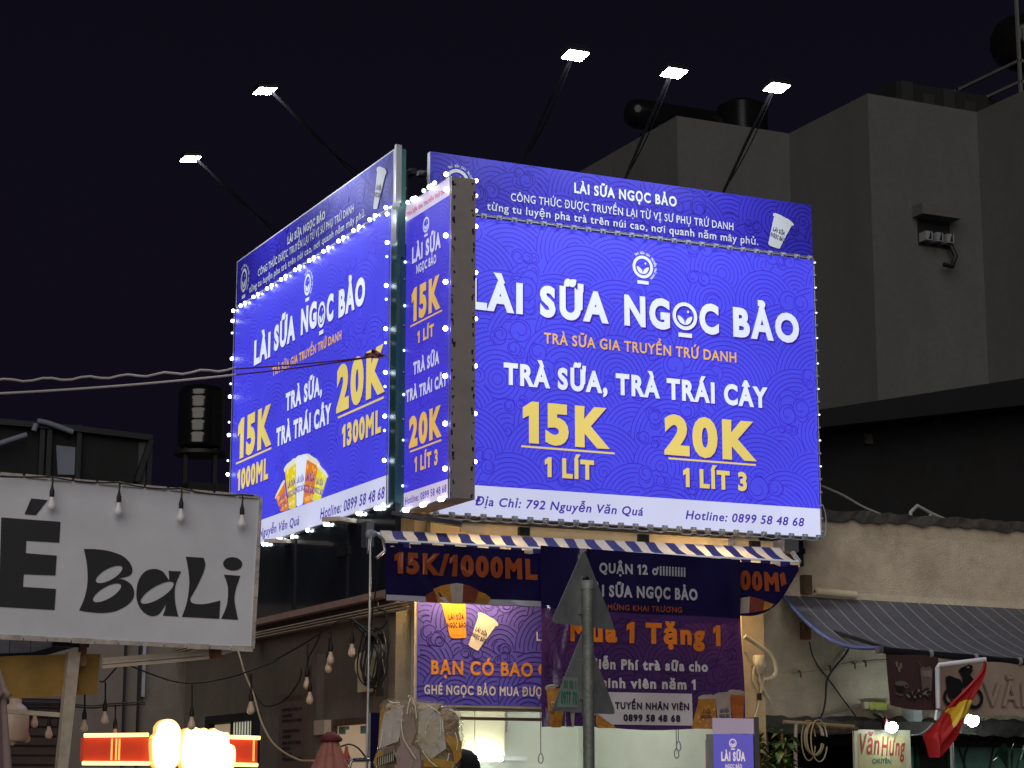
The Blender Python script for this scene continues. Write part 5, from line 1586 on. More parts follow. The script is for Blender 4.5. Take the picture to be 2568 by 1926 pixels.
# --- potted plant
PP = Plane('y', -.35)
c_ = PP.at('9', 360, 1530)
t = thing('potted_plant', 'leafy green potted plant beside the yellow column', 'plant', (c_.x, c_.y, .12))
b = MB(); b.lathe((c_.x, c_.y, .12), [(.16, 0), (.22, .4), (.24, .42), (.24, .46), (.2, .45)], 'rust', 18); b.build('pot', t)
b = MB(); rg = random.Random(6)
tips = []
for k in range(9):
    tip = Vector((c_.x + rg.uniform(-.26, .26), c_.y + rg.uniform(-.2, .2), c_.z + rg.uniform(-.25, .2)))
    b.tube(spline([(c_.x + rg.uniform(-.05, .05), c_.y, .55), ((c_.x + tip.x) / 2, (c_.y + tip.y) / 2, 1.2), tip], 4), .012, 'rust', 6)
    tips.append(tip)
b.build('stem', t)
b = MB()
for tip in tips:
    for lv in range(5):
        for k in range(8):
            a = rg.uniform(0, 6.28); el = rg.uniform(-.5, .9); L_ = rg.uniform(.10, .20); w_ = L_ * .21
            p = tip - Vector((rg.uniform(-.04, .04), rg.uniform(-.04, .04), lv * .075))
            d_ = Vector((math.cos(a) * math.cos(el), math.sin(a) * math.cos(el), math.sin(el)))
            s_ = d_.cross(Vector((0, 0, 1))).normalized() * w_
            m_ = p + d_ * L_ * .5 + Vector((0, 0, .01)); e_ = p + d_ * L_ - Vector((0, 0, .035))
            b.add([p, m_ - s_, e_, m_ + s_, m_ - Vector((0, 0, .012))], [[0, 1, 4], [1, 2, 4], [2, 3, 4], [3, 0, 4]], 'leaf')
b.build('foliage', t)
# --- broad leaves at the edge of the teal wall
PPb = Plane('y', -.2)
c_ = PPb.at('9', 1960, 1720)
t = thing('broad_leaf_plant', 'dark broad leaved plant in front of the teal wall', 'plant', (c_.x, c_.y, .12))
b = MB(); b.lathe((c_.x, c_.y, .12), [(.14, 0), (.2, .35), (.22, .4), (.18, .39)], 'old cap', 16); b.build('pot', t)
for k, (x, y, w_) in enumerate(((1820, 1565, .09), (1925, 1545, .07), (2040, 1560, .10), (1990, 1580, .08), (2120, 1600, .08))):
    e_ = PPb.at('9', x, y, .05 * k); r_ = Vector((c_.x, c_.y, .5)); m_ = Vector(((r_.x * .6 + e_.x * .4), c_.y - .04 * k, e_.z + .02)); m0 = Vector((r_.x * .85 + e_.x * .15, c_.y, e_.z - .35))
    sp = spline([r_, m0, m_, e_ - Vector((0, 0, .06))], 6); b = MB(); vs = []
    n = len(sp)
    for i, p in enumerate(sp):
        q = i / (n - 1); ww = 0.012 if q < .45 else w_ * math.sin(math.pi * min(1, (q - .45) / .55) ** .8)
        s_ = Vector((.55, .25, .75)).normalized() * ww
        vs += [p - s_, p + Vector((0, .02, -.012)), p + s_]
    b.add(vs, [[3 * i + j, 3 * i + 3 + j, 3 * i + 4 + j, 3 * i + 1 + j] for i in range(n - 1) for j in (0, 1)], 'leaf dark', True); b.build('leaf', t)

# ================================================================== DARK HOUSE AND APARTMENT BLOCK BEHIND
PD2 = Plane('y', 5.2)
t = thing('dark_house', 'unlit black walled house with a sloping roof edge behind the low beige house', 'house', (10, 5.3, 0))
e1, e2, e3 = PD2.at('e', -1200, 900), PD2.at('e', 250, 662), PD2.at('e', 1681, 440)
e4 = e2 + (e3 - e2) * 2.2; e0 = e2 - (e3 - e2) * 1.2
b = MB(); b.prism([Vector((e0.x, 5.2, 0)), Vector((e4.x, 5.2, 0)), e4, e0], (0, .3, 0), 'black wall'); b.build('wall', t)
f2, f3 = PD2.at('e', 900, 640), PD2.at('e', 1681, 548)
b = MB(); b.prism([e0 - Vector((0, .5, .05)), e4 - Vector((0, .5, .5)), e4 - Vector((0, .5, -.02)), e0 - Vector((0, .5, -.02))], (0, 5, 0), 'black'); b.build('roof', t)
b = MB()
for x, y in ((1040, 660), (555, 800)):
    p = PD2.at('e', x, y); b.box((p.x, 5.14, p.z - .12), (p.x + .12, 5.2, p.z), 'old cap')
b.build('wall_block', t)
b = MB(); Pk = Plane('y', .5)
pth = [Pk.at('e', x, y) for x, y in ((895, 1375), (895, 1340), (940, 1295), (1030, 1345), (1150, 1400), (1190, 1402))]
b.tube(pth, .02, 'cable grey', 7); b.tube([Pk.at('e', 1030, 1345), Pk.at('e', 1034, 1390)], .018, 'cable grey', 7); tag(b.build('roof_pipe'), 'bent pale pipe on the parapet of the beige house', 'pipe')
b = MB(); b.tube(spline([Pk.at('e', 260, 1150), Pk.at('e', 420, 1220), Pk.at('e', 560, 1300), Pk.at('e', 700, 1360)], 5), .012, 'cable grey', 6); tag(b.build('cable'), 'grey cable drooping from the front board to the parapet', 'cable')

H = 15.5
cs = [onz('s', x, y, H) for x, y in ((1474, 428), (1677, 292), (1978, 330), (2192, 231), (2440, 285), (2568, 235))]
x0 = (cs[0].x + cs[1].x) / 2; y1 = (cs[1].y + cs[2].y) / 2; x2 = (cs[2].x + cs[3].x) / 2; y3 = (cs[3].y + cs[4].y) / 2; x4 = cs[4].x
print('apt', [tuple(round(k, 2) for k in c) for c in cs])
t = thing('apartment_building', 'tall plain grey apartment block with stepped corners and no lit windows', 'building', (x2, y1 + 5, 0))
fp = [(x0, cs[0].y + 14), (x0, y1), (x2, y1), (x2, y3), (x4, y3), (x4, cs[5].y - 3), (x4 + 14, cs[5].y - 3), (x4 + 14, cs[0].y + 14)]
b = MB(); b.prism([(x, y, 0) for x, y in fp], (0, 0, H), 'apartment wall'); b.build('wall', t)
PAp = Plane('y', y3)
a_, c_ = PAp.at('w', 925, 745), PAp.at('w', 1428, 395)
wv = MB(); wv.box((a_.x, y3 - .02, a_.z), (c_.x, y3 - .004, c_.z), 'black'); wv = wv.build('window', t)
b = MB(); b.box((a_.x - .12, y3 - .35, c_.z + .02), (c_.x + .05, y3 - .003, c_.z + .25), 'apartment wall'); b.build('hood', wv)
w3 = (c_.x - a_.x) / 3
for k in range(3):
    b = MB(); x = a_.x + k * w3 + .02; b.box((x, y3 - .25, a_.z + .06), (x + w3 - .10, y3 - .022, a_.z + (c_.z - a_.z) * .45), 'grey paint'); b.poly([(x + .06, y3 - .252, a_.z + .08), (x + w3 - .13, y3 - .252, a_.z + .08), (x + w3 - .13, y3 - .252, a_.z + .3)], 'black'); b.build('vent_unit', wv)
b = MB(); b.tube([(c_.x - .1, y3 - .15, a_.z + .05), (c_.x - .02, y3 - .2, a_.z - .2), (c_.x - .12, y3 - .2, a_.z - .42), (c_.x - .32, y3 - .2, a_.z - .40)], .05, 'black', 8); b.build('pipe_hook', wv)
# tanks on the roof
for lab, (z, x, y), (L_, r_), hz in (('long steel water tank lying on the apartment roof', ('f', 740, 540), (3.0, .33), 1), ('upright ribbed steel water tank on the apartment roof', ('f', 1015, 560), (1.0, .55), 0)):
    p = onz(z, x, y, H + .45)
    t2 = thing('water_tank', lab, 'water tank', (p.x, p.y + 1.2, H), 'steel water tanks')
    b = MB(); c0 = Vector((p.x, p.y + 1.2, H + .25))
    if hz:
        b.lathe(c0 + Vector((-L_ / 2, 0, r_ + .05)), [(.1, 0), (r_ * .8, .08), (r_, .2), (r_, L_ - .2), (r_ * .8, L_ - .08), (.1, L_)], 'tank steel', 22, (1, 0, 0))
    else:
        pr = [(.05, 0), (r_, .05)]
        for k in range(14):
            h_ = .1 + k * (L_ - .3) / 14; pr += [(r_, h_), (r_ * 1.03, h_ + .04)]
        b.lathe(c0, pr + [(r_, L_ - .2), (r_ * .5, L_ - .05), (.05, L_)], 'tank steel', 24)
    b.build('drum', t2)
    b = MB()
    for sx_ in (-.5, .5):
        for sy_ in (-.4, .4):
            q = c0 + Vector((sx_ * (L_ * .6 if hz else 1), sy_, 0)); b.bar((q.x, q.y, H), (q.x, q.y, H + (.32 if hz else .27)), .06, .06, 'dark steel')
    b.build('stand', t2)
# big tank on a rack at the far corner of the roof
q = onz('f', 2170, 190, H + 2.2)
t2 = thing('water_tank', 'large round ended steel tank on a rack above the apartment roof', 'water tank', (q.x, q.y, H), 'steel water tanks')
b = MB(); r_ = .62; b.lathe(q + Vector((-.3, 0, 0)), [(.05, 0), (r_ * .55, .06), (r_ * .86, .18), (r_, .35), (r_, 2.5), (r_ * .8, 2.7), (.05, 2.8)], 'tank steel', 26, (1, .25, 0)); b.build('drum', t2)
b = MB()
for zz in (q.z - .78, q.z - 1.25):
    b.bar((q.x - .5, q.y - .7, zz), (q.x + 3, q.y - .7, zz), .06, .06, 'rack grey'); b.bar((q.x - .5, q.y - .7, zz), (q.x - .5, q.y + 1.5, zz), .06, .06, 'rack grey')
for dx in (-.5, 1.2, 2.9):
    b.bar((q.x + dx, q.y - .7, H), (q.x + dx, q.y - .7, q.z + (.6 if dx < 0 else -.75)), .06, .06, 'rack grey')
b.bar((q.x - .5, q.y + 1.4, H), (q.x - .5, q.y + 1.4, q.z - .75), .06, .06, 'rack grey'); b.build('rack', t2)
b = MB(); bx = onz('f', 1940, 470, H + .3); b.box((bx.x - .9, bx.y + 1.2, H), (bx.x + 2.6, bx.y + 4, H + .95), 'black wall')
for k in range(4):
    b.box((bx.x - .8 + k * .55, bx.y + 1.15, H), (bx.x - .5 + k * .55, bx.y + 1.198, H + .95 - .2 * (k % 2)), 'hut sheet')
tag(b.build('roof_hut'), 'dark lean to hut on the apartment roof below the large tank', 'hut')
#PART5
# ================================================================== WHITE SIGN ON THE LEFT (neighbour's shop)
PS2 = Plane('y', -.40)
q4 = [PS2.at('s', *p) for p in ((-190, 1171), (653.6, 1247), (633, 1628), (-190, 1588))]
t = thing('shop_sign', 'large white sign with heavy black lettering and four unlit bulbs along its top', 'shop sign', ((q4[3] + q4[2]) / 2))
b = MB(); b.prism([q4[3], q4[2], q4[1], q4[0]], (0, .10, 0), 'sign white', 'frame dirty'); b.build('panel', t)
b = MB()
for i, (w_, k) in enumerate(((.03, 0), (.03, 1), (.04, 2))):
    a_, c_ = (q4[0], q4[1]) if k == 0 else (q4[1], q4[2]) if k == 1 else (q4[2], q4[3])
    n = 14 if k != 1 else 6
    for j in range(n):
        s_, e_ = a_.lerp(c_, j / n), a_.lerp(c_, (j + 1) / n - (.004 if k else .008))
        b.bar(s_ + Vector((0, -.008, 0)), e_ + Vector((0, -.008, 0)), .016, w_ * random.uniform(.75, 1.05), 'frame dirty')
b.build('frame', t)


def px_shape(z, loops, off, mn, mb):
    L = [[PS2.uv(z, p[0], p[1]) for p in lp] for lp in loops]
    v, f = filled(L)
    mb.add([PS2.p(x, y, off) for x, y in v], f, mn)


def ell(cx, cy, a, c, ang, n=30):
    ca, sa = math.cos(R(ang)), math.sin(R(ang))
    return [(cx + a * math.cos(k * 2 * math.pi / n) * ca - c * math.sin(k * 2 * math.pi / n) * sa, cy + a * math.cos(k * 2 * math.pi / n) * sa + c * math.sin(k * 2 * math.pi / n) * ca) for k in range(n)]


b = MB()
px_shape('a', [[(8, 435), (478, 470), (468, 635), (207, 620), (202, 718), (448, 738), (437, 895), (187, 885), (180, 985), (442, 1002), (430, 1168), (-12, 1143)]], .006, 'sign black', b)
px_shape('a', [[(245, 285), (378, 297), (283, 417), (192, 410)]], .006, 'sign black', b); b.build('letter', t)
B_ = [(662, 685), (760, 687), (860, 701), (960, 735), (1020, 785), (1046, 840), (1036, 885), (990, 908), (928, 918), (985, 930), (1040, 970), (1062, 1030), (1045, 1090), (990, 1140), (900, 1180), (800, 1192), (700, 1184), (625, 1172), (665, 1080), (688, 980), (692, 880), (683, 780)]
b = MB(); px_shape('a', [smooth_loop(B_, 5, (0, 8, 17)), ell(862, 886, 118, 45, -29), ell(846, 1032, 126, 47, -30)], .006, 'sign black', b); b.build('letter', t)
A_ = [(1222, 843), (1150, 862), (1100, 925), (1080, 1010), (1085, 1100), (1125, 1175), (1190, 1215), (1250, 1205), (1290, 1160), (1312, 1120), (1306, 1165), (1288, 1213), (1412, 1220), (1388, 1120), (1383, 1020), (1395, 950), (1433, 863), (1333, 858), (1338, 900), (1337, 937), (1322, 910), (1285, 862)]
b = MB(); px_shape('a', [smooth_loop(A_, 5, (9, 11, 12, 16, 17, 19)), ell(1243, 1031, 150, 50, -31)], .006, 'sign black', b); b.build('letter', t)
L_ = [(1470, 746), (1612, 755), (1625, 810), (1608, 875), (1560, 980), (1515, 1060), (1506, 1090), (1522, 1112), (1570, 1122), (1640, 1118), (1745, 1093), (1735, 1238), (1440, 1222), (1480, 1100), (1498, 960), (1490, 850)]
b = MB(); px_shape('a', [smooth_loop(L_, 5, (0, 1, 10, 11, 12))], .006, 'sign black', b); b.build('letter', t)
I_ = [(1772, 888), (1903, 898), (1868, 1000), (1856, 1080), (1865, 1150), (1885, 1247), (1750, 1238), (1792, 1140), (1804, 1050), (1800, 970)]
b = MB(); px_shape('a', [smooth_loop(I_, 5, (0, 1, 5, 6))], .006, 'sign black', b); px_shape('a', [ell(1842, 803, 76, 53, 3)], .006, 'sign black', b); b.build('letter', t)


# --- festoon bulbs
_fm = {}


def festoon_mesh(kind):
    if kind not in _fm:
        q = MB()
        if kind == 'socket':
            q.lathe((0, 0, 0), [(.006, .03), (.012, .0), (.018, -.02), (.019, -.055), (.017, -.065)], 'black', 12)
        else:
            q.lathe((0, 0, -.065), [(.014, 0), (.016, -.02), (.027, -.05), (.031, -.068), (.029, -.085), (.018, -.098), (.004, -.103)], kind, 14)
        o = q.build('x', None, (0, 0, 0)); _fm[kind] = o.data; bpy.data.objects.remove(o)
    return _fm[kind]


def festoon(label, wires, bulbs, kind='bulb warm', scale=1.0):
    """bulbs: points where the sockets hang."""
    a = np.mean([tuple(p) for p in bulbs], 0)
    t = thing('festoon_light', label, 'string light', (a[0], a[1], min(p[2] for p in bulbs) - .17), 'unlit festoon bulbs')
    w = MB()
    for path in wires:
        w.tube(path, .007, 'cable', 6)
    w.build('wire', t)
    for p in bulbs:
        s = bpy.data.objects.new('socket', festoon_mesh('socket')); s.parent = t; s.location = Vector(p) - Vector(t['_o']); s.scale = (scale,) * 3; COL.objects.link(s)
        g = bpy.data.objects.new('bulb', festoon_mesh(kind)); g.parent = s; COL.objects.link(g)
    return t


PS3 = Plane('y', -.47)
bb, ww = [], []
for x, yt, ys in ((415, 118, 180), (945, 160, 225), (1438, 208, 276), (1920, 258, 326)):
    p = PS3.at('a', x, ys - 8); q = PS3.at('a', x + 1, yt)
    bb.append(p - Vector((0, 0, .03))); ww.append([p, (p + q) / 2 + Vector((.004, 0, 0)), q])
tp = [PS3.at('a', x, y) for x, y in ((-600, 60), (415, 112), (945, 155), (1438, 205), (1920, 255))]
top_w = []
for i in range(4):
    top_w += sag(tp[i], tp[i + 1], .02, 8)
ww.append(top_w + [PS3.at('a', 2010, 262)])
festoon('four white festoon bulbs hanging across the top of the white sign', ww, bb, 'bulb glass', 1.0)

# --- supports and clutter under the white sign
PU = Plane('y', -.25)
b = MB(); pa = [PU.at('b', x, y) for x, y in ((545, 172), (640, 176), (540, 1093), (455, 1093))]
dn = lambda p, q: p + (q - p) * ((0 - p.z) / (q.z - p.z))
b.prism([dn(pa[0], pa[3]), dn(pa[1], pa[2]), pa[1], pa[0]], (0, .09, 0), 'timber white'); tag(b.build('timber_post'), 'pale leaning timber post under the white sign', 'post')
b = MB(); a_ = PU.at('b', 665, 285, -.05); c_ = PU.at('b', 668, 80, -.05); b.bar(a_, c_, .06, .05, 'rust'); b.box((c_.x - .22, -.2, c_.z - .05), (c_.x + .05, -.14, c_.z + .1), 'dark steel'); tag(b.build('sign_bracket'), 'rusty steel bracket joining the white sign to its post', 'bracket')
b = MB(); b.prism([PU.at('b', x, y, -.06) for x, y in ((48, 655), (490, 688), (492, 652), (50, 620))], (0, .06, 0), 'timber white'); tag(b.build('timber_rail'), 'pale level timber rail beside the leaning post', 'rail')
PUc = Plane('y', -.12); PUc.disp = lambda u, v: .03 * math.sin(u * 6) + .015 * math.sin(u * 15 + v * 4)
b = MB()
yl = lambda s, w: tuple(np.array((-260, 215)) * (1 - s) * w + np.array((808, 186)) * s * w + np.array((-260, 560)) * (1 - s) * (1 - w) + np.array((772, 508)) * s * (1 - w))
b.grid(lambda s, w: PUc.p(*PUc.uv('b', *yl(s, w)), 0), 40, 10, 'yellow cloth'); tag(b.build('cloth'), 'mustard yellow cloth strung behind the leaning timber post', 'cloth')
PUs = Plane('y', .5)
t = thing('sheet_roof', 'row of pale ribbed roof sheets under the white sign', 'roof sheets', PUs.at('b', 280, 210))
for k, (x0, x1, y0) in enumerate(((-220, 70, 230), (78, 235, 228), (244, 408, 205), (417, 590, 160))):
    b = MB(); b.prism([PUs.at('b', x0, y0 - 20), PUs.at('b', x1, y0 - 32 - 14 * k), PUs.at('b', x1 + 8, 20), PUs.at('b', x0 + 5, 10)], (0, .03, 0), 'sheet pale'); b.build('sheet', t)
b = MB(); b.bar(PUs.at('b', -220, 222, .03), PUs.at('b', 250, 205, .03), .05, .05, 'dark steel'); b.bar(PUs.at('b', 250, 205, .03), PUs.at('b', 610, 105, .03), .05, .05, 'dark steel'); b.build('rafter', t)
PL2 = Plane('y', 2.2)
t = thing('roller_shutter', 'dark ribbed shutter beyond the pale timber rail', 'shutter', PL2.at('b', 240, 1093))
b = MB(); u0, u1 = PL2.uv('b', -300, 800)[0], PL2.uv('b', 470, 800)[0]; v0 = .3; v1 = PL2.uv('b', 200, 540)[1]
slab(b, PL2, u0, u1, v0, v1, -.05, 0, 'black'); n = 26
for k in range(n):
    z_ = v0 + (v1 - v0) * k / n; slab(b, PL2, u0 + .02, u1 - .02, z_ + .008, z_ + (v1 - v0) / n - .012, 0, .012 + .006 * (k % 3 == 0), 'louver')
b.build('slats', t)
# gutter bars running to the corner
b = MB()
for k in range(3):
    b.bar(PU.at('b', 805, 238 + k * 26), PU.at('b', 1660, 170 + k * 22), .05, .030, 'trim cream')
b.bar(PU.at('b', 1650, 185), PU.at('b', 1740, 178), .08, .10, 'rust')
for k in range(3):
    b.bar(PU.at('b', 1735, 160 + k * 14), PWc.at('c', 95, 828 + k * 16), .05, .022, 'trim cream')
tag(b.build('rail_bar'), 'ribbed cream rail running from the yellow cloth towards the shop corner', 'rail')
# folded parasol at the left edge
c_ = depth('b', -75, 700, 12.5); t = thing('folded_parasol', 'folded mauve parasol at the left edge with draped cloth', 'parasol', (c_.x, c_.y, .0))
rr = 12.5 / F * .3165
zz = lambda y: depth('b', -75, y, 12.5).z
b = MB()


def fold(s, w):
    y = 1500 - (1500 - 180) * w
    r_ = (175 - (1093 - y) * .115) * rr if y > 520 else (135 - (520 - y) * .37) * rr
    if 495 < y < 540:
        r_ += .02
    a = s * 2 * math.pi
    r_ = max(.02, r_) * (1 + .10 * math.sin(a * 8) * min(1, w * 3 + .4))
    return Vector((c_.x + r_ * math.cos(a), c_.y + r_ * math.sin(a), zz(y)))


b.grid(fold, 96, 40, 'mauve cloth'); b.build('canopy', t)
b = MB(); b.tube([(c_.x, c_.y, 0), (c_.x, c_.y, zz(170))], .025, 'timber white', 10); b.build('pole', t)
b = MB(); b.lathe((c_.x, c_.y, 0), [(.28, 0), (.3, .05), (.1, .1), (.04, .3)], 'dark steel', 20); b.build('base', t)
# festoons under the sign and along the side wall
PZ = Plane('y', .1)
f1 = [(790, 405), (830, 400), (950, 275), (1020, 280), (1200, 350), (1380, 408), (1540, 420), (1750, 390), (1930, 340), (2212, 235)]
bu = [(835, 545, 410), (672, 610, 440), (1522, 590, 430), (1990, 470, 345)]
festoon('festoon bulbs drooping across the side street above the red neon sign', [wall_path('b', f1, 0, PZ)] + [[PZ.at('b', x, y), PZ.at('b', x, y0)] for x, y, y0 in bu], [PZ.at('b', x, y) - Vector((0, 0, .03)) for x, y, _ in bu], 'bulb warm', 1.0)
f2 = [(40, 560), (280, 575), (490, 580), (720, 600), (870, 585), (1150, 570)]
bu = [(280, 580, 572), (165, 660, 568), (393, 668, 575), (105, 720, 565), (218, 700, 570), (915, 690, 590)]
PZ2 = Plane('y', 1.2)
festoon('dim festoon bulbs on a dark line beyond the timber rail', [wall_path('b', f2, 0, PZ2), wall_path('b', [(x, y + 18) for x, y in f2], 0, PZ2)] + [[PZ2.at('b', x, y), PZ2.at('b', x, y0)] for x, y, y0 in bu], [PZ2.at('b', x, y) - Vector((0, 0, .03)) for x, y, _ in bu], 'bulb warm', 1.0)
b = MB(); p = PZ2.at('b', 108, 880); k = .0030
b.lathe((p.x, p.y, p.z), [(.09, 0), (.115, .02), (.115, .22), (.09, .27), (.05, .30), (.05, .34)], 'bulb warm', 18); b.tube([(p.x, p.y, p.z + .34), (p.x, p.y, p.z + .7)], .006, 'cable', 5); tag(b.build('jar_lantern'), 'pale jar shaped lantern hanging beyond the timber rail', 'lantern')
PQ2 = Plane('x', XW - .30)
f3 = [(0, 1060), (60, 1035), (220, 968), (380, 880), (470, 825), (560, 765), (640, 712)]
bu = [(727, 782, 700), (590, 835, 740), (577, 890, 820), (438, 1000, 860), (456, 1095, 1000), (78, 1150, 1050)]
festoon('festoon bulbs bunched along the side wall near the electric meter', [wall_path('c', f3, 0, PQ2), wall_path('c', [(640, 712), (720, 700), (770, 735), (830, 780)], 0, PQ2), wall_path('c', [(60, 1050), (100, 1180), (170, 1260), (290, 1222), (385, 1100), (400, 1020)], 0, PQ2), wall_path('c', [(530, 760), (500, 850), (450, 940), (440, 1000)], 0, PQ2)]
        + [[PQ2.at('c', x, y), PQ2.at('c', x + 3, y0)] for x, y, y0 in bu], [PQ2.at('c', x, y) - Vector((0, 0, .03)) for x, y, _ in bu], 'bulb warm', 1.05)
b = MB(); b.tube(wall_path('c', [(-15, 880), (10, 960), (32, 1040), (60, 1110), (90, 1180), (120, 1290), (150, 1380), (210, 1490), (290, 1560), (380, 1605), (430, 1612), (520, 1612)], 0, Plane('x', XW - .5)), .010, 'cable tan', 6); tag(b.build('cable'), 'tan cable hanging in a long curve in front of the side wall', 'cable')
PQ3 = Plane('x', XW - .16)
for lab, pts, r_ in (('black cable dropping beside the crank rod past the meter', [(912, 260), (880, 500), (860, 640), (845, 820)], .006), ('loop of brown cable from the cornice beside the banner corner', [(890, 590), (900, 640), (940, 650), (948, 720), (905, 765), (850, 768), (760, 730), (720, 705)], .010),
                     ('black cable with a plug hanging below the meter', [(965, 850), (955, 960), (945, 1060), (915, 1100), (905, 1150)], .010), ('thin black cable hanging down to the wrapped bundle', [(920, 960), (940, 1080), (945, 1220)], .007),
                     ('bundle of cables running up from the meter to the cornice', [(840, 850), (800, 790), (740, 720), (715, 700)], .014)):
    b = MB(); b.tube(wall_path('c', pts, 0, PQ3), r_, 'cable', 6)
    if 'plug' in lab:
        p = PQ3.at('c', 905, 1165); b.box((p.x - .02, p.y - .03, p.z - .04), (p.x + .02, p.y + .03, p.z + .03), 'black')
    tag(b.build('cable'), lab, 'cable')
t = thing('electric_meter', 'white electric meter wrapped in coiled black cable on the side wall', 'meter', PQ3.at('c', 850, 1095))
b = MB(); p = PW.at('c', 862, 1000); b.lathe((XW - .01, p.y, p.z), [(.115, 0), (.12, .08), (.10, .11), (.07, .13)], 'pipe cream', 22, (-1, 0, 0)); b.box((XW - .10, p.y - .10, p.z - .22), (XW - .004, p.y + .10, p.z - .05), 'pipe cream'); b.build('case', t)
p = PQ3.at('c', 862, 985)
b = MB(); rg = random.Random(8)
for k in range(9):
    ry, rz = rg.uniform(.14, .24), rg.uniform(.15, .26); oy, oz = rg.uniform(-.04, .08), rg.uniform(-.04, .04); ph = rg.uniform(0, 6)
    b.tube([(XW - .13 - .008 * k + .01 * math.sin(a * 3), p.y + oy + ry * math.cos(a), p.z + .02 + oz + rz * math.sin(a)) for a in np.linspace(ph, ph + rg.uniform(4.5, 6.3), 26)], rg.uniform(.006, .010), 'cable', 6)
b.build('cable_coil', t)
b = MB(); p2 = PW.at('c', 932, 895); b.box((XW - .08, p2.y - .05, p2.z - .06), (XW - .003, p2.y + .05, p2.z + .06), 'white frame'); b.box((XW - .10, p2.y - .09, p2.z + .04), (XW - .03, p2.y + .0, p2.z + .12), 'black'); b.build('socket', t)

# --- red neon sign
PNn = Plane('y', 1.0)
uv = lambda x, y: PNn.uv('b', x, y)
t = thing('neon_sign', 'red sign with glowing yellow tubes and overexposed white lettering at street level', 'neon sign', PNn.at('b', 1350, 1093))
(u0, v1), (u1, _) = uv(665, 838), uv(2042, 855)
v0 = uv(1000, 1062)[1]
b = MB(); slab(b, PNn, u0, u1, v0 + .02, v1 - .01, -.10, 0, 'red acrylic')
for x in (880, 915, 940, 2005):
    a_ = uv(x, 900)[0]; slab(b, PNn, a_, a_ + .012, v0 + .03, v1 - .02, 0, .008, 'neon rim')
b.build('panel', t)
for (xa, ya), (xb, yb) in (((660, 836), (1168, 831)), ((1795, 848), (2050, 856)), ((645, 1055), (1175, 1057)), ((1825, 1066), (2032, 1070))):
    b = MB(); b.tube([PNn.at('b', xa, ya, .03), PNn.at('b', xb, yb, .03)], .016, 'neon', 8); b.build('neon_tube', t)
b = MB(); slab(b, PNn, u0, u1, v0 - .35, v0 - .03, -.10, -.02, 'red acrylic'); b.build('lower_panel', t)


def puff(pts, n=5):
    lp = smooth_loop(pts, n)
    v, f = filled([[PNn.uv('b', q.x, q.y) for q in [Vector((p[0], p[1])) for p in lp]]])
    m = MB(); k = len(v)
    m.add([PNn.p(x, y, .10) for x, y in v], f, 'neon halo')
    cx_, cy_ = np.mean([p[0] for p in v]), np.mean([p[1] for p in v])
    m.add([PNn.p(cx_ + (x - cx_) * .90, cy_ + (y - cy_) * .90, .115) for x, y in v], f, 'neon white')
    loop = [PNn.uv('b', p[0], p[1]) for p in lp]
    m.add([PNn.p(x, y, .098) for x, y in loop] + [PNn.p(x, y, .0) for x, y in loop], [[i, (i + 1) % len(loop), (i + 1) % len(loop) + len(loop), i + len(loop)] for i in range(len(loop))], 'neon rim')
    return m


puff([(1300, 708), (1250, 725), (1215, 770), (1210, 820), (1180, 860), (1182, 1000), (1195, 1080), (1260, 1110), (1345, 1100), (1395, 1040), (1400, 960), (1405, 820), (1390, 760), (1350, 718)]).build('letter_box', t)
puff([(1430, 800), (1455, 782), (1520, 772), (1560, 790), (1590, 778), (1640, 800), (1665, 780), (1702, 800), (1740, 812), (1785, 822), (1790, 900), (1830, 925), (1838, 1000), (1825, 1085), (1760, 1120), (1600, 1110), (1480, 1118), (1412, 1085), (1404, 980), (1418, 860)]).build('letter_box', t)

# --- folded pink mesh umbrella by the wall
PI = Plane('y', -.9)
c_ = PI.at('c', 588, 1500)
t = thing('folded_umbrella', 'closed pink see-through umbrella with dark cap by the side window', 'umbrella', (c_.x, c_.y, 0))
zq = lambda y: PI.at('c', 588, y).z
sc = (PI.at('c', 688, 1500) - c_).length / 100


def brolly(s, w):
    y = 2300 - (2300 - 1462) * w
    r_ = (36 + (y - 1462) * .36) * sc if y < 1760 else (143 - (y - 1760) * .12) * sc
    a = s * 2 * math.pi
    r_ *= 1 + .16 * abs(math.sin(a * 4)) - .08
    return Vector((c_.x + r_ * math.cos(a), c_.y + r_ * math.sin(a), zq(y)))


b = MB(); b.grid(brolly, 80, 24, 'mesh pink'); b.build('canopy', t)
b = MB(); b.lathe((c_.x, c_.y, zq(1470)), [(.05, -.03), (.085, -.02), (.09, 0), (.06, .03), (.03, .05)], 'maroon cloth', 9); b.build('cap', t)
b = MB(); b.tube([(c_.x, c_.y, 0), (c_.x, c_.y, zq(1440))], .018, 'timber white', 8)
for k in range(8):
    a = k * math.pi / 4 + .2; b.tube([(c_.x + .04 * math.cos(a), c_.y + .04 * math.sin(a), zq(1480)), (c_.x + 135 * sc * math.cos(a), c_.y + 135 * sc * math.sin(a), zq(1780))], .007, 'cable tan', 5)
b.build('rib', t)
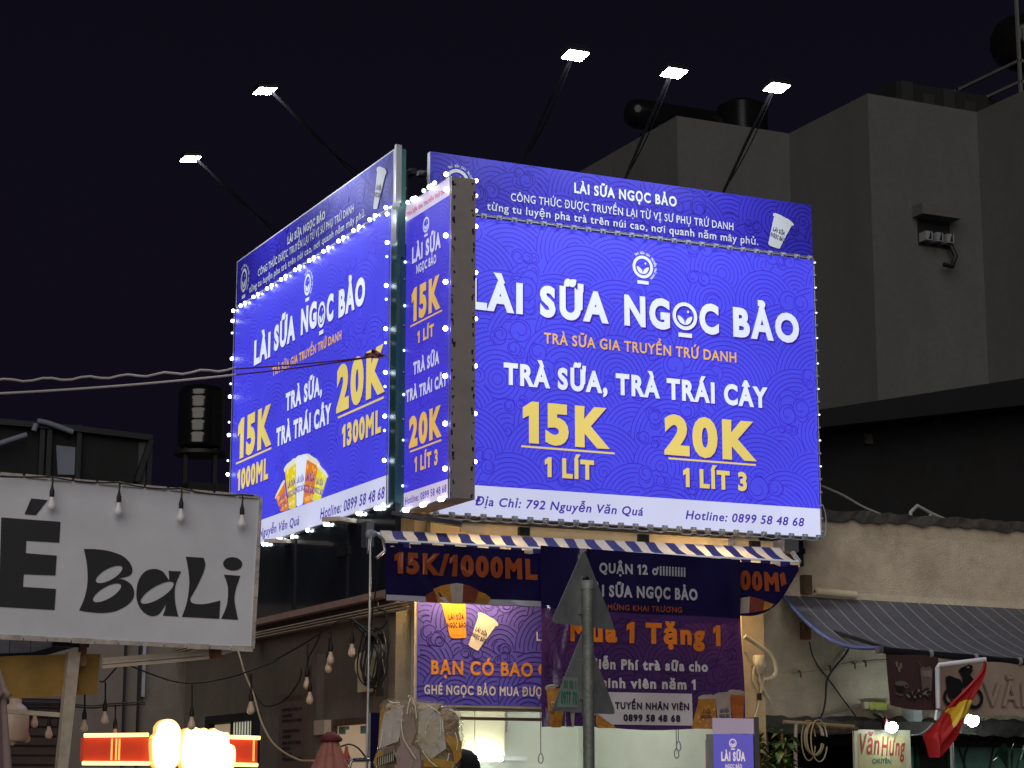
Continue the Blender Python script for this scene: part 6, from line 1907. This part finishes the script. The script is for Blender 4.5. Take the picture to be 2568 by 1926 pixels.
# rack below the side window, blue strip banner edge
b = MB(); Pk = Plane('y', -.75)
b.tube([Pk.at('c', 680, 1612), Pk.at('c', 842, 1612)], .011, 'chrome', 8); b.tube(spline([Pk.at('c', 712, 1700), Pk.at('c', 716, 1630), Pk.at('c', 745, 1603), Pk.at('c', 842, 1601)], 5), .012, 'chrome', 8); b.tube([Pk.at('c', 842, 1612), Vector((Pk.at('c', 842, 1612).x, -.75, .12))], .011, 'chrome', 8); b.tube([Pk.at('c', 690, 1612), Vector((Pk.at('c', 690, 1612).x, -.75, .12))], .011, 'chrome', 8)
tag(b.build('metal_rack'), 'chrome tube rack below the side window beside the pink umbrella', 'rack')
b = MB(); p = Pk.at('c', 735, 1575); b.lathe((p.x, -.6, p.z - .12), [(.03, 0), (.035, .10), (.015, .15), (.012, .19)], 'poster red', 12); tag(b.build('bottle'), 'red bottle standing behind the chrome rack', 'bottle')
b = MB(); b.tube(spline([Pk.at('c', 655, 1520), Pk.at('c', 710, 1506), Pk.at('c', 765, 1530), Pk.at('c', 815, 1590)], 6), .007, 'cable', 6); tag(b.build('cable'), 'black cable arching over the red bottle', 'cable')
Pm = Plane('y', -.20)
b = MB(); (u0, v1), (u1, _) = Pm.uv('c', 848, 1302), Pm.uv('c', 915, 1300); slab(b, Pm, u0, u1, .3, v1, -.02, 0, 'vinyl navy'); slab(b, Pm, u0 - .02, u0 - .003, .3, v1, -.02, .003, 'grey paint'); tag(b.build('upright_banner'), 'dark navy upright panel at the shop corner behind the wrapped bundle', 'panel')

# --- bundle wrapped in clear film
D0 = 14.6
cz = lambda x, y, d=0: depth('7', x, y, D0 + d)
c_ = cz(400, 1450)
t = thing('wrapped_bundle', 'lumpy bundle of paper and card wrapped in crumpled clear film', 'bundle', (c_.x, c_.y, .0))
out = [(150, 1222), (215, 1200), (285, 1215), (345, 1172), (365, 1195), (470, 1210), (555, 1215), (560, 1240), (640, 1245), (672, 1290), (692, 1345), (690, 1420), (700, 1480), (688, 1560), (668, 1660), (650, 1760), (400, 1790), (140, 1760), (95, 1640), (118, 1540), (140, 1400), (140, 1300)]
ol = smooth_loop(out, 3)
vd3 = (c_ - CAM).normalized()
rg = random.Random(12)


def hull(pts, depth_r, rings, mb, mn, wob, shrink=0):
    """Closed lump over an outline: front and back bulge, edges rough."""
    C = np.mean([tuple(p) for p in pts], 0)
    n = len(pts)
    vs = []
    for j in range(rings + 1):
        a = math.pi * j / rings
        k = math.sin(a) ** .55 if 0 < j < rings else .02
        for i, p in enumerate(pts):
            x = C[0] + (p[0] - C[0]) * k * (1 - shrink); y = C[1] + (p[1] - C[1]) * k * (1 - shrink)
            w = wob * (math.sin(i * 1.7 + j * 2.3) + math.sin(i * .61 - j * 1.1) + rg.uniform(-.8, .8)) * math.sin(a)
            vs.append(cz(x, y, -math.cos(a) * depth_r * (1 - shrink) - w))
    mb.add(vs, [[j * n + i, j * n + (i + 1) % n, (j + 1) * n + (i + 1) % n, (j + 1) * n + i] for j in range(rings) for i in range(n)], mn, False)
    mb.add(vs[:n], [list(range(n))], mn)
    return mb


def facets(z0, polys):
    m = MB()
    for pts, d, mn in polys:
        m.prism([cz(x, y, d) for x, y in pts], vd3 * .02, mn)
    return m


hull([(p[0], p[1]) for p in ol], .20, 10, MB(), 'paper warm lit', .024, .10).build('packing', t)  # tan tone puts warm lamp light into the paper's colour
facets(0, [([(170, 1290), (278, 1240), (300, 1330), (262, 1480), (130, 1530), (145, 1400)], -.24, 'paper pale'), ([(300, 1230), (350, 1220), (380, 1420), (330, 1560), (285, 1560), (270, 1450)], -.25, 'sign taupe'), ([(400, 1290), (470, 1260), (560, 1330), (580, 1530), (480, 1600), (390, 1500)], -.23, 'paper pale'),
           ([(245, 1560), (300, 1470), (400, 1540), (420, 1700), (260, 1700)], -.26, 'mauve cloth')]).build('paper_sheet', t)
facets(0, [([(140, 1290), (165, 1240), (175, 1330), (150, 1470), (128, 1500)], -.235, 'card yellow'), ([(555, 1440), (600, 1440), (685, 1480), (680, 1590), (640, 1640), (620, 1540)], -.22, 'card yellow'), ([(440, 1590), (560, 1600), (640, 1620), (620, 1660), (430, 1650)], -.245, 'card yellow'), ([(95, 1620), (130, 1540), (160, 1560), (130, 1660)], -.22, 'card yellow')]).build('card', t)
m = facets(0, [([(165, 1530), (235, 1500), (240, 1545), (165, 1575)], -.25, 'taupe dark'), ([(120, 1590), (240, 1550), (248, 1612), (125, 1650)], -.25, 'black')])
for k in range(9):
    m.prism([cz(130 + k * 12 + q_[0], q_[1] - k * 4, -.256) for q_ in ((0, 1645), (5, 1643), (3, 1590), (-1, 1592))], vd3 * .004, 'poster cream')
m.build('printed_sheet', t)
hull([(p[0] + rg.uniform(-7, 7), p[1] + rg.uniform(-7, 7)) for p in smooth_loop(out, 7)], .235, 30, MB(), 'film', .026).build('film_wrap', t)  # amber tint puts the same warm light into the clear film
m = MB()
for k in range(64):
    x, y = rg.uniform(150, 660), rg.uniform(1215, 1640)
    if x < 150 + (1640 - y) * -.02 or (y < 1260 and not 180 < x < 600):
        continue
    a = rg.uniform(-.5, .5) + math.pi / 2 + (.5 if x > 400 else -.25)
    L_, w_ = rg.uniform(18, 75), rg.uniform(4, 14)
    e1, e2 = np.array((math.cos(a), math.sin(a))), np.array((-math.sin(a), math.cos(a)))
    P = [np.array((x, y)) + e1 * L_ * t + e2 * w_ * o for t, o in ((0, 0), (.3, rg.uniform(.4, 1)), (.7, rg.uniform(.2, 1.2)), (1, rg.uniform(-.4, .4)), (.6, rg.uniform(-1, -.3)), (.25, rg.uniform(-.8, -.1)))]
    C = [cz(p[0], p[1], -.255 - rg.uniform(0, .028)) for p in P]
    mid = cz(*(np.array((x, y)) + e1 * L_ * .5), -.275 - rg.uniform(0, .02))
    m.add(C + [mid], [[i, (i + 1) % 6, 6] for i in range(6)], 'film shard')  # crumple facets, pale gold to carry the warm highlights
m.build('film_crumple', t)
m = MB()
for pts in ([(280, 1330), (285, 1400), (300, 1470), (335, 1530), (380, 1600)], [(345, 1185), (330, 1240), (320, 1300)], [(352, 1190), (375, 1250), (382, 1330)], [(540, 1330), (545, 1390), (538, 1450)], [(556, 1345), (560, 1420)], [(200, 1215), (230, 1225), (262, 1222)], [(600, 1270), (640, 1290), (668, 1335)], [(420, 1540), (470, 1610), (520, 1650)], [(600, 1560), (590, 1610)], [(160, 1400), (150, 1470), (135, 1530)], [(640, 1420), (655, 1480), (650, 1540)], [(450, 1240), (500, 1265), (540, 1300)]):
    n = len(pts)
    m.tube(spline([cz(x, y, -.285) for x, y in pts], 4), .0042, 'streak', 5)  # thin white strips painted in as highlights along the film creases
m.build('film_glint', t)
m = MB(); p = cz(400, 1700); m.tube([(p.x, p.y, 0), (p.x, p.y, p.z)], .04, 'dark steel', 10); m.box((p.x - .3, p.y - .25, 0), (p.x + .3, p.y + .25, .06), 'dark steel'); m.build('stand', t)
# dark hooded shape beside it
b = MB(); c2 = depth('7', 715, 1650, 14.9)
pr = [(.10, -1.2), (.17, -.5), (.14, -.2), (.125, -.02), (.118, .08), (.10, .145), (.05, .185), (.01, .195)]
b.lathe((c2.x - .02, c2.y, c2.z - .07), pr, 'cloth black', 18); tag(b.build('covered_post'), 'black cloth covered post beside the wrapped bundle', 'post')

# ================================================================== ROOFTOPS, TANK AND CABLES ON THE LEFT
PE = Plane('y', 9.0)
t = thing('dark_shed', 'unlit dark sheet metal roof building behind the white sign', 'building', PE.at('d', 500, 1200))
a_, c_, e_ = PE.at('d', -600, 520), PE.at('d', 620, 628), PE.at('d', 1345, 715)
b = MB(); b.prism([Vector((a_.x, 9, 0)), Vector((e_.x, 9, 0)), e_, c_, a_], (0, 3, 0), 'black wall'); b.build('wall', t)
b = MB(); b.bar(a_ + Vector((0, -.06, 0)), c_ + Vector((0, -.06, 0)), .1, .07, 'black'); b.bar(c_ + Vector((0, -.06, 0)), e_ + Vector((0, -.06, 0)), .1, .07, 'black')
for x in (435, 370, 700, 1330):
    p, q = PE.at('d', x, 600 if x != 1330 else 720), PE.at('d', x - 20, 1150); b.bar((p.x, 8.95, q.z), (p.x, 8.95, p.z), .06, .06, 'black')
b.bar(PE.at('d', 1335, 735, .05), PE.at('d', 1205, 1110, .05), .12, .06, 'black'); b.build('beam', t)
b = MB(); b.prism([PE.at('d', x, y, .02) for x, y in ((515, 1035), (690, 1040), (692, 795), (500, 775))], (0, .02, 0), 'panel blue'); b.build('pale_panel', t)
b = MB(); b.prism([PE.at('d', x, y, .02) for x, y in ((1228, 1130), (1325, 1130), (1335, 745), (1238, 752))], (0, .02, 0), 'panel dim'); b.build('pale_post', t)
for lab, pts in (('pale pipe on the dark roof sloping down from its tip', [(310, 572), (400, 590), (500, 625), (625, 672)]), ('pale bent pipe on the dark roof at the left edge', [(-100, 800), (60, 745), (212, 697)]), ('short pale pipe stub on the dark roof', [(298, 600), (278, 662)])):
    b = MB(); b.tube([PE.at('d', x, y, .15) for x, y in pts], .035, 'panel blue', 8); tag(b.build('roof_pipe'), lab, 'pipe')
b = MB(); p, q = PE.at('d', 1770, 1060), PE.at('d', 2500, 1200); b.box((p.x, 9.4, 0), (q.x, 12, p.z), 'black wall'); tag(b.build('dark_block'), 'dark block of wall below the water tank', 'building')
D3 = 46.0
c_ = depth('d', 1790, 820, D3); tp_ = depth('d', 1790, 215, D3)
r_ = 205 * .2803 / F * D3; hh = tp_.z - c_.z
t = thing('water_tank', 'black upright ribbed water tank on a stand behind the side street board', 'water tank', (c_.x, c_.y, 0), 'steel water tanks')
b = MB(); pr = [(.05, -.02), (r_ * .7, -.01), (r_ * .98, .06)]
nb = 22
for k in range(nb):
    h_ = .1 + (hh - .28) * k / nb; d_ = 1.0 if (k % 5) in (0, 1, 2, 3) else .985
    pr += [(r_ * d_, h_), (r_ * d_ * 1.012, h_ + (hh - .28) / nb * .5)]
pr += [(r_, hh - .17), (r_ * .85, hh - .06), (r_ * .4, hh), (.05, hh + .01)]
b.lathe(c_, pr, 'tank black', 40); b.build('drum', t)
b = MB()
for k in range(4):
    a = k * math.pi / 2 + .5; q = c_ + Vector((math.cos(a), math.sin(a), 0)) * r_ * .9; b.bar((q.x, q.y, 0), (q.x * 1, q.y, c_.z), .09, .09, 'black')
b.lathe(c_ - Vector((0, 0, .12)), [(r_ * 1.12, 0), (r_ * 1.12, .08)], 'black', 24); b.build('stand', t)
# overhead cables that end at a maroon rag near the corner
e_ = PLx.at('2', 1250, 165, .12)
PO = Plane('x', XL - .12)
for lab, (y0, ym), wv in (('upper pale overhead cable with small twists', (950, 925), 1), ('lower straight pale overhead cable', (982, 942), 0)):
    A = depth('s', -120, y0 + (6 if wv else 10), 15.2)
    M_2 = depth('s', 590, ym - (0 if wv else 2), 16.6)
    pts = sag(A, M_2, .02, 30)
    if wv:
        pts = [p + Vector((0, 0, .012 * math.sin(i * 1.5))) for i, p in enumerate(pts)]
    b = MB(); b.tube(pts, .0095, 'cable pale', 6); b.tube(sag(M_2, e_, .01, 14), .0065, 'maroon cloth', 6)
    tag(b.build('overhead_cable'), lab, 'cable')
b = MB()
m = [PLx.at('2', x, y, .12 + .02 * (i % 2)) for i, (x, y) in enumerate(((1165, 175), (1195, 150), (1222, 140), (1240, 118), (1262, 140), (1300, 152), (1322, 165), (1290, 182), (1250, 185), (1200, 182)))]
b.prism(m[::-1], (-.03, 0, 0), 'maroon cloth'); tag(b.build('rag'), 'small dark maroon rag tied where the overhead cables meet the corner post', 'rag')
for o in SC.objects:
    if '_o' in o:
        del o['_o']
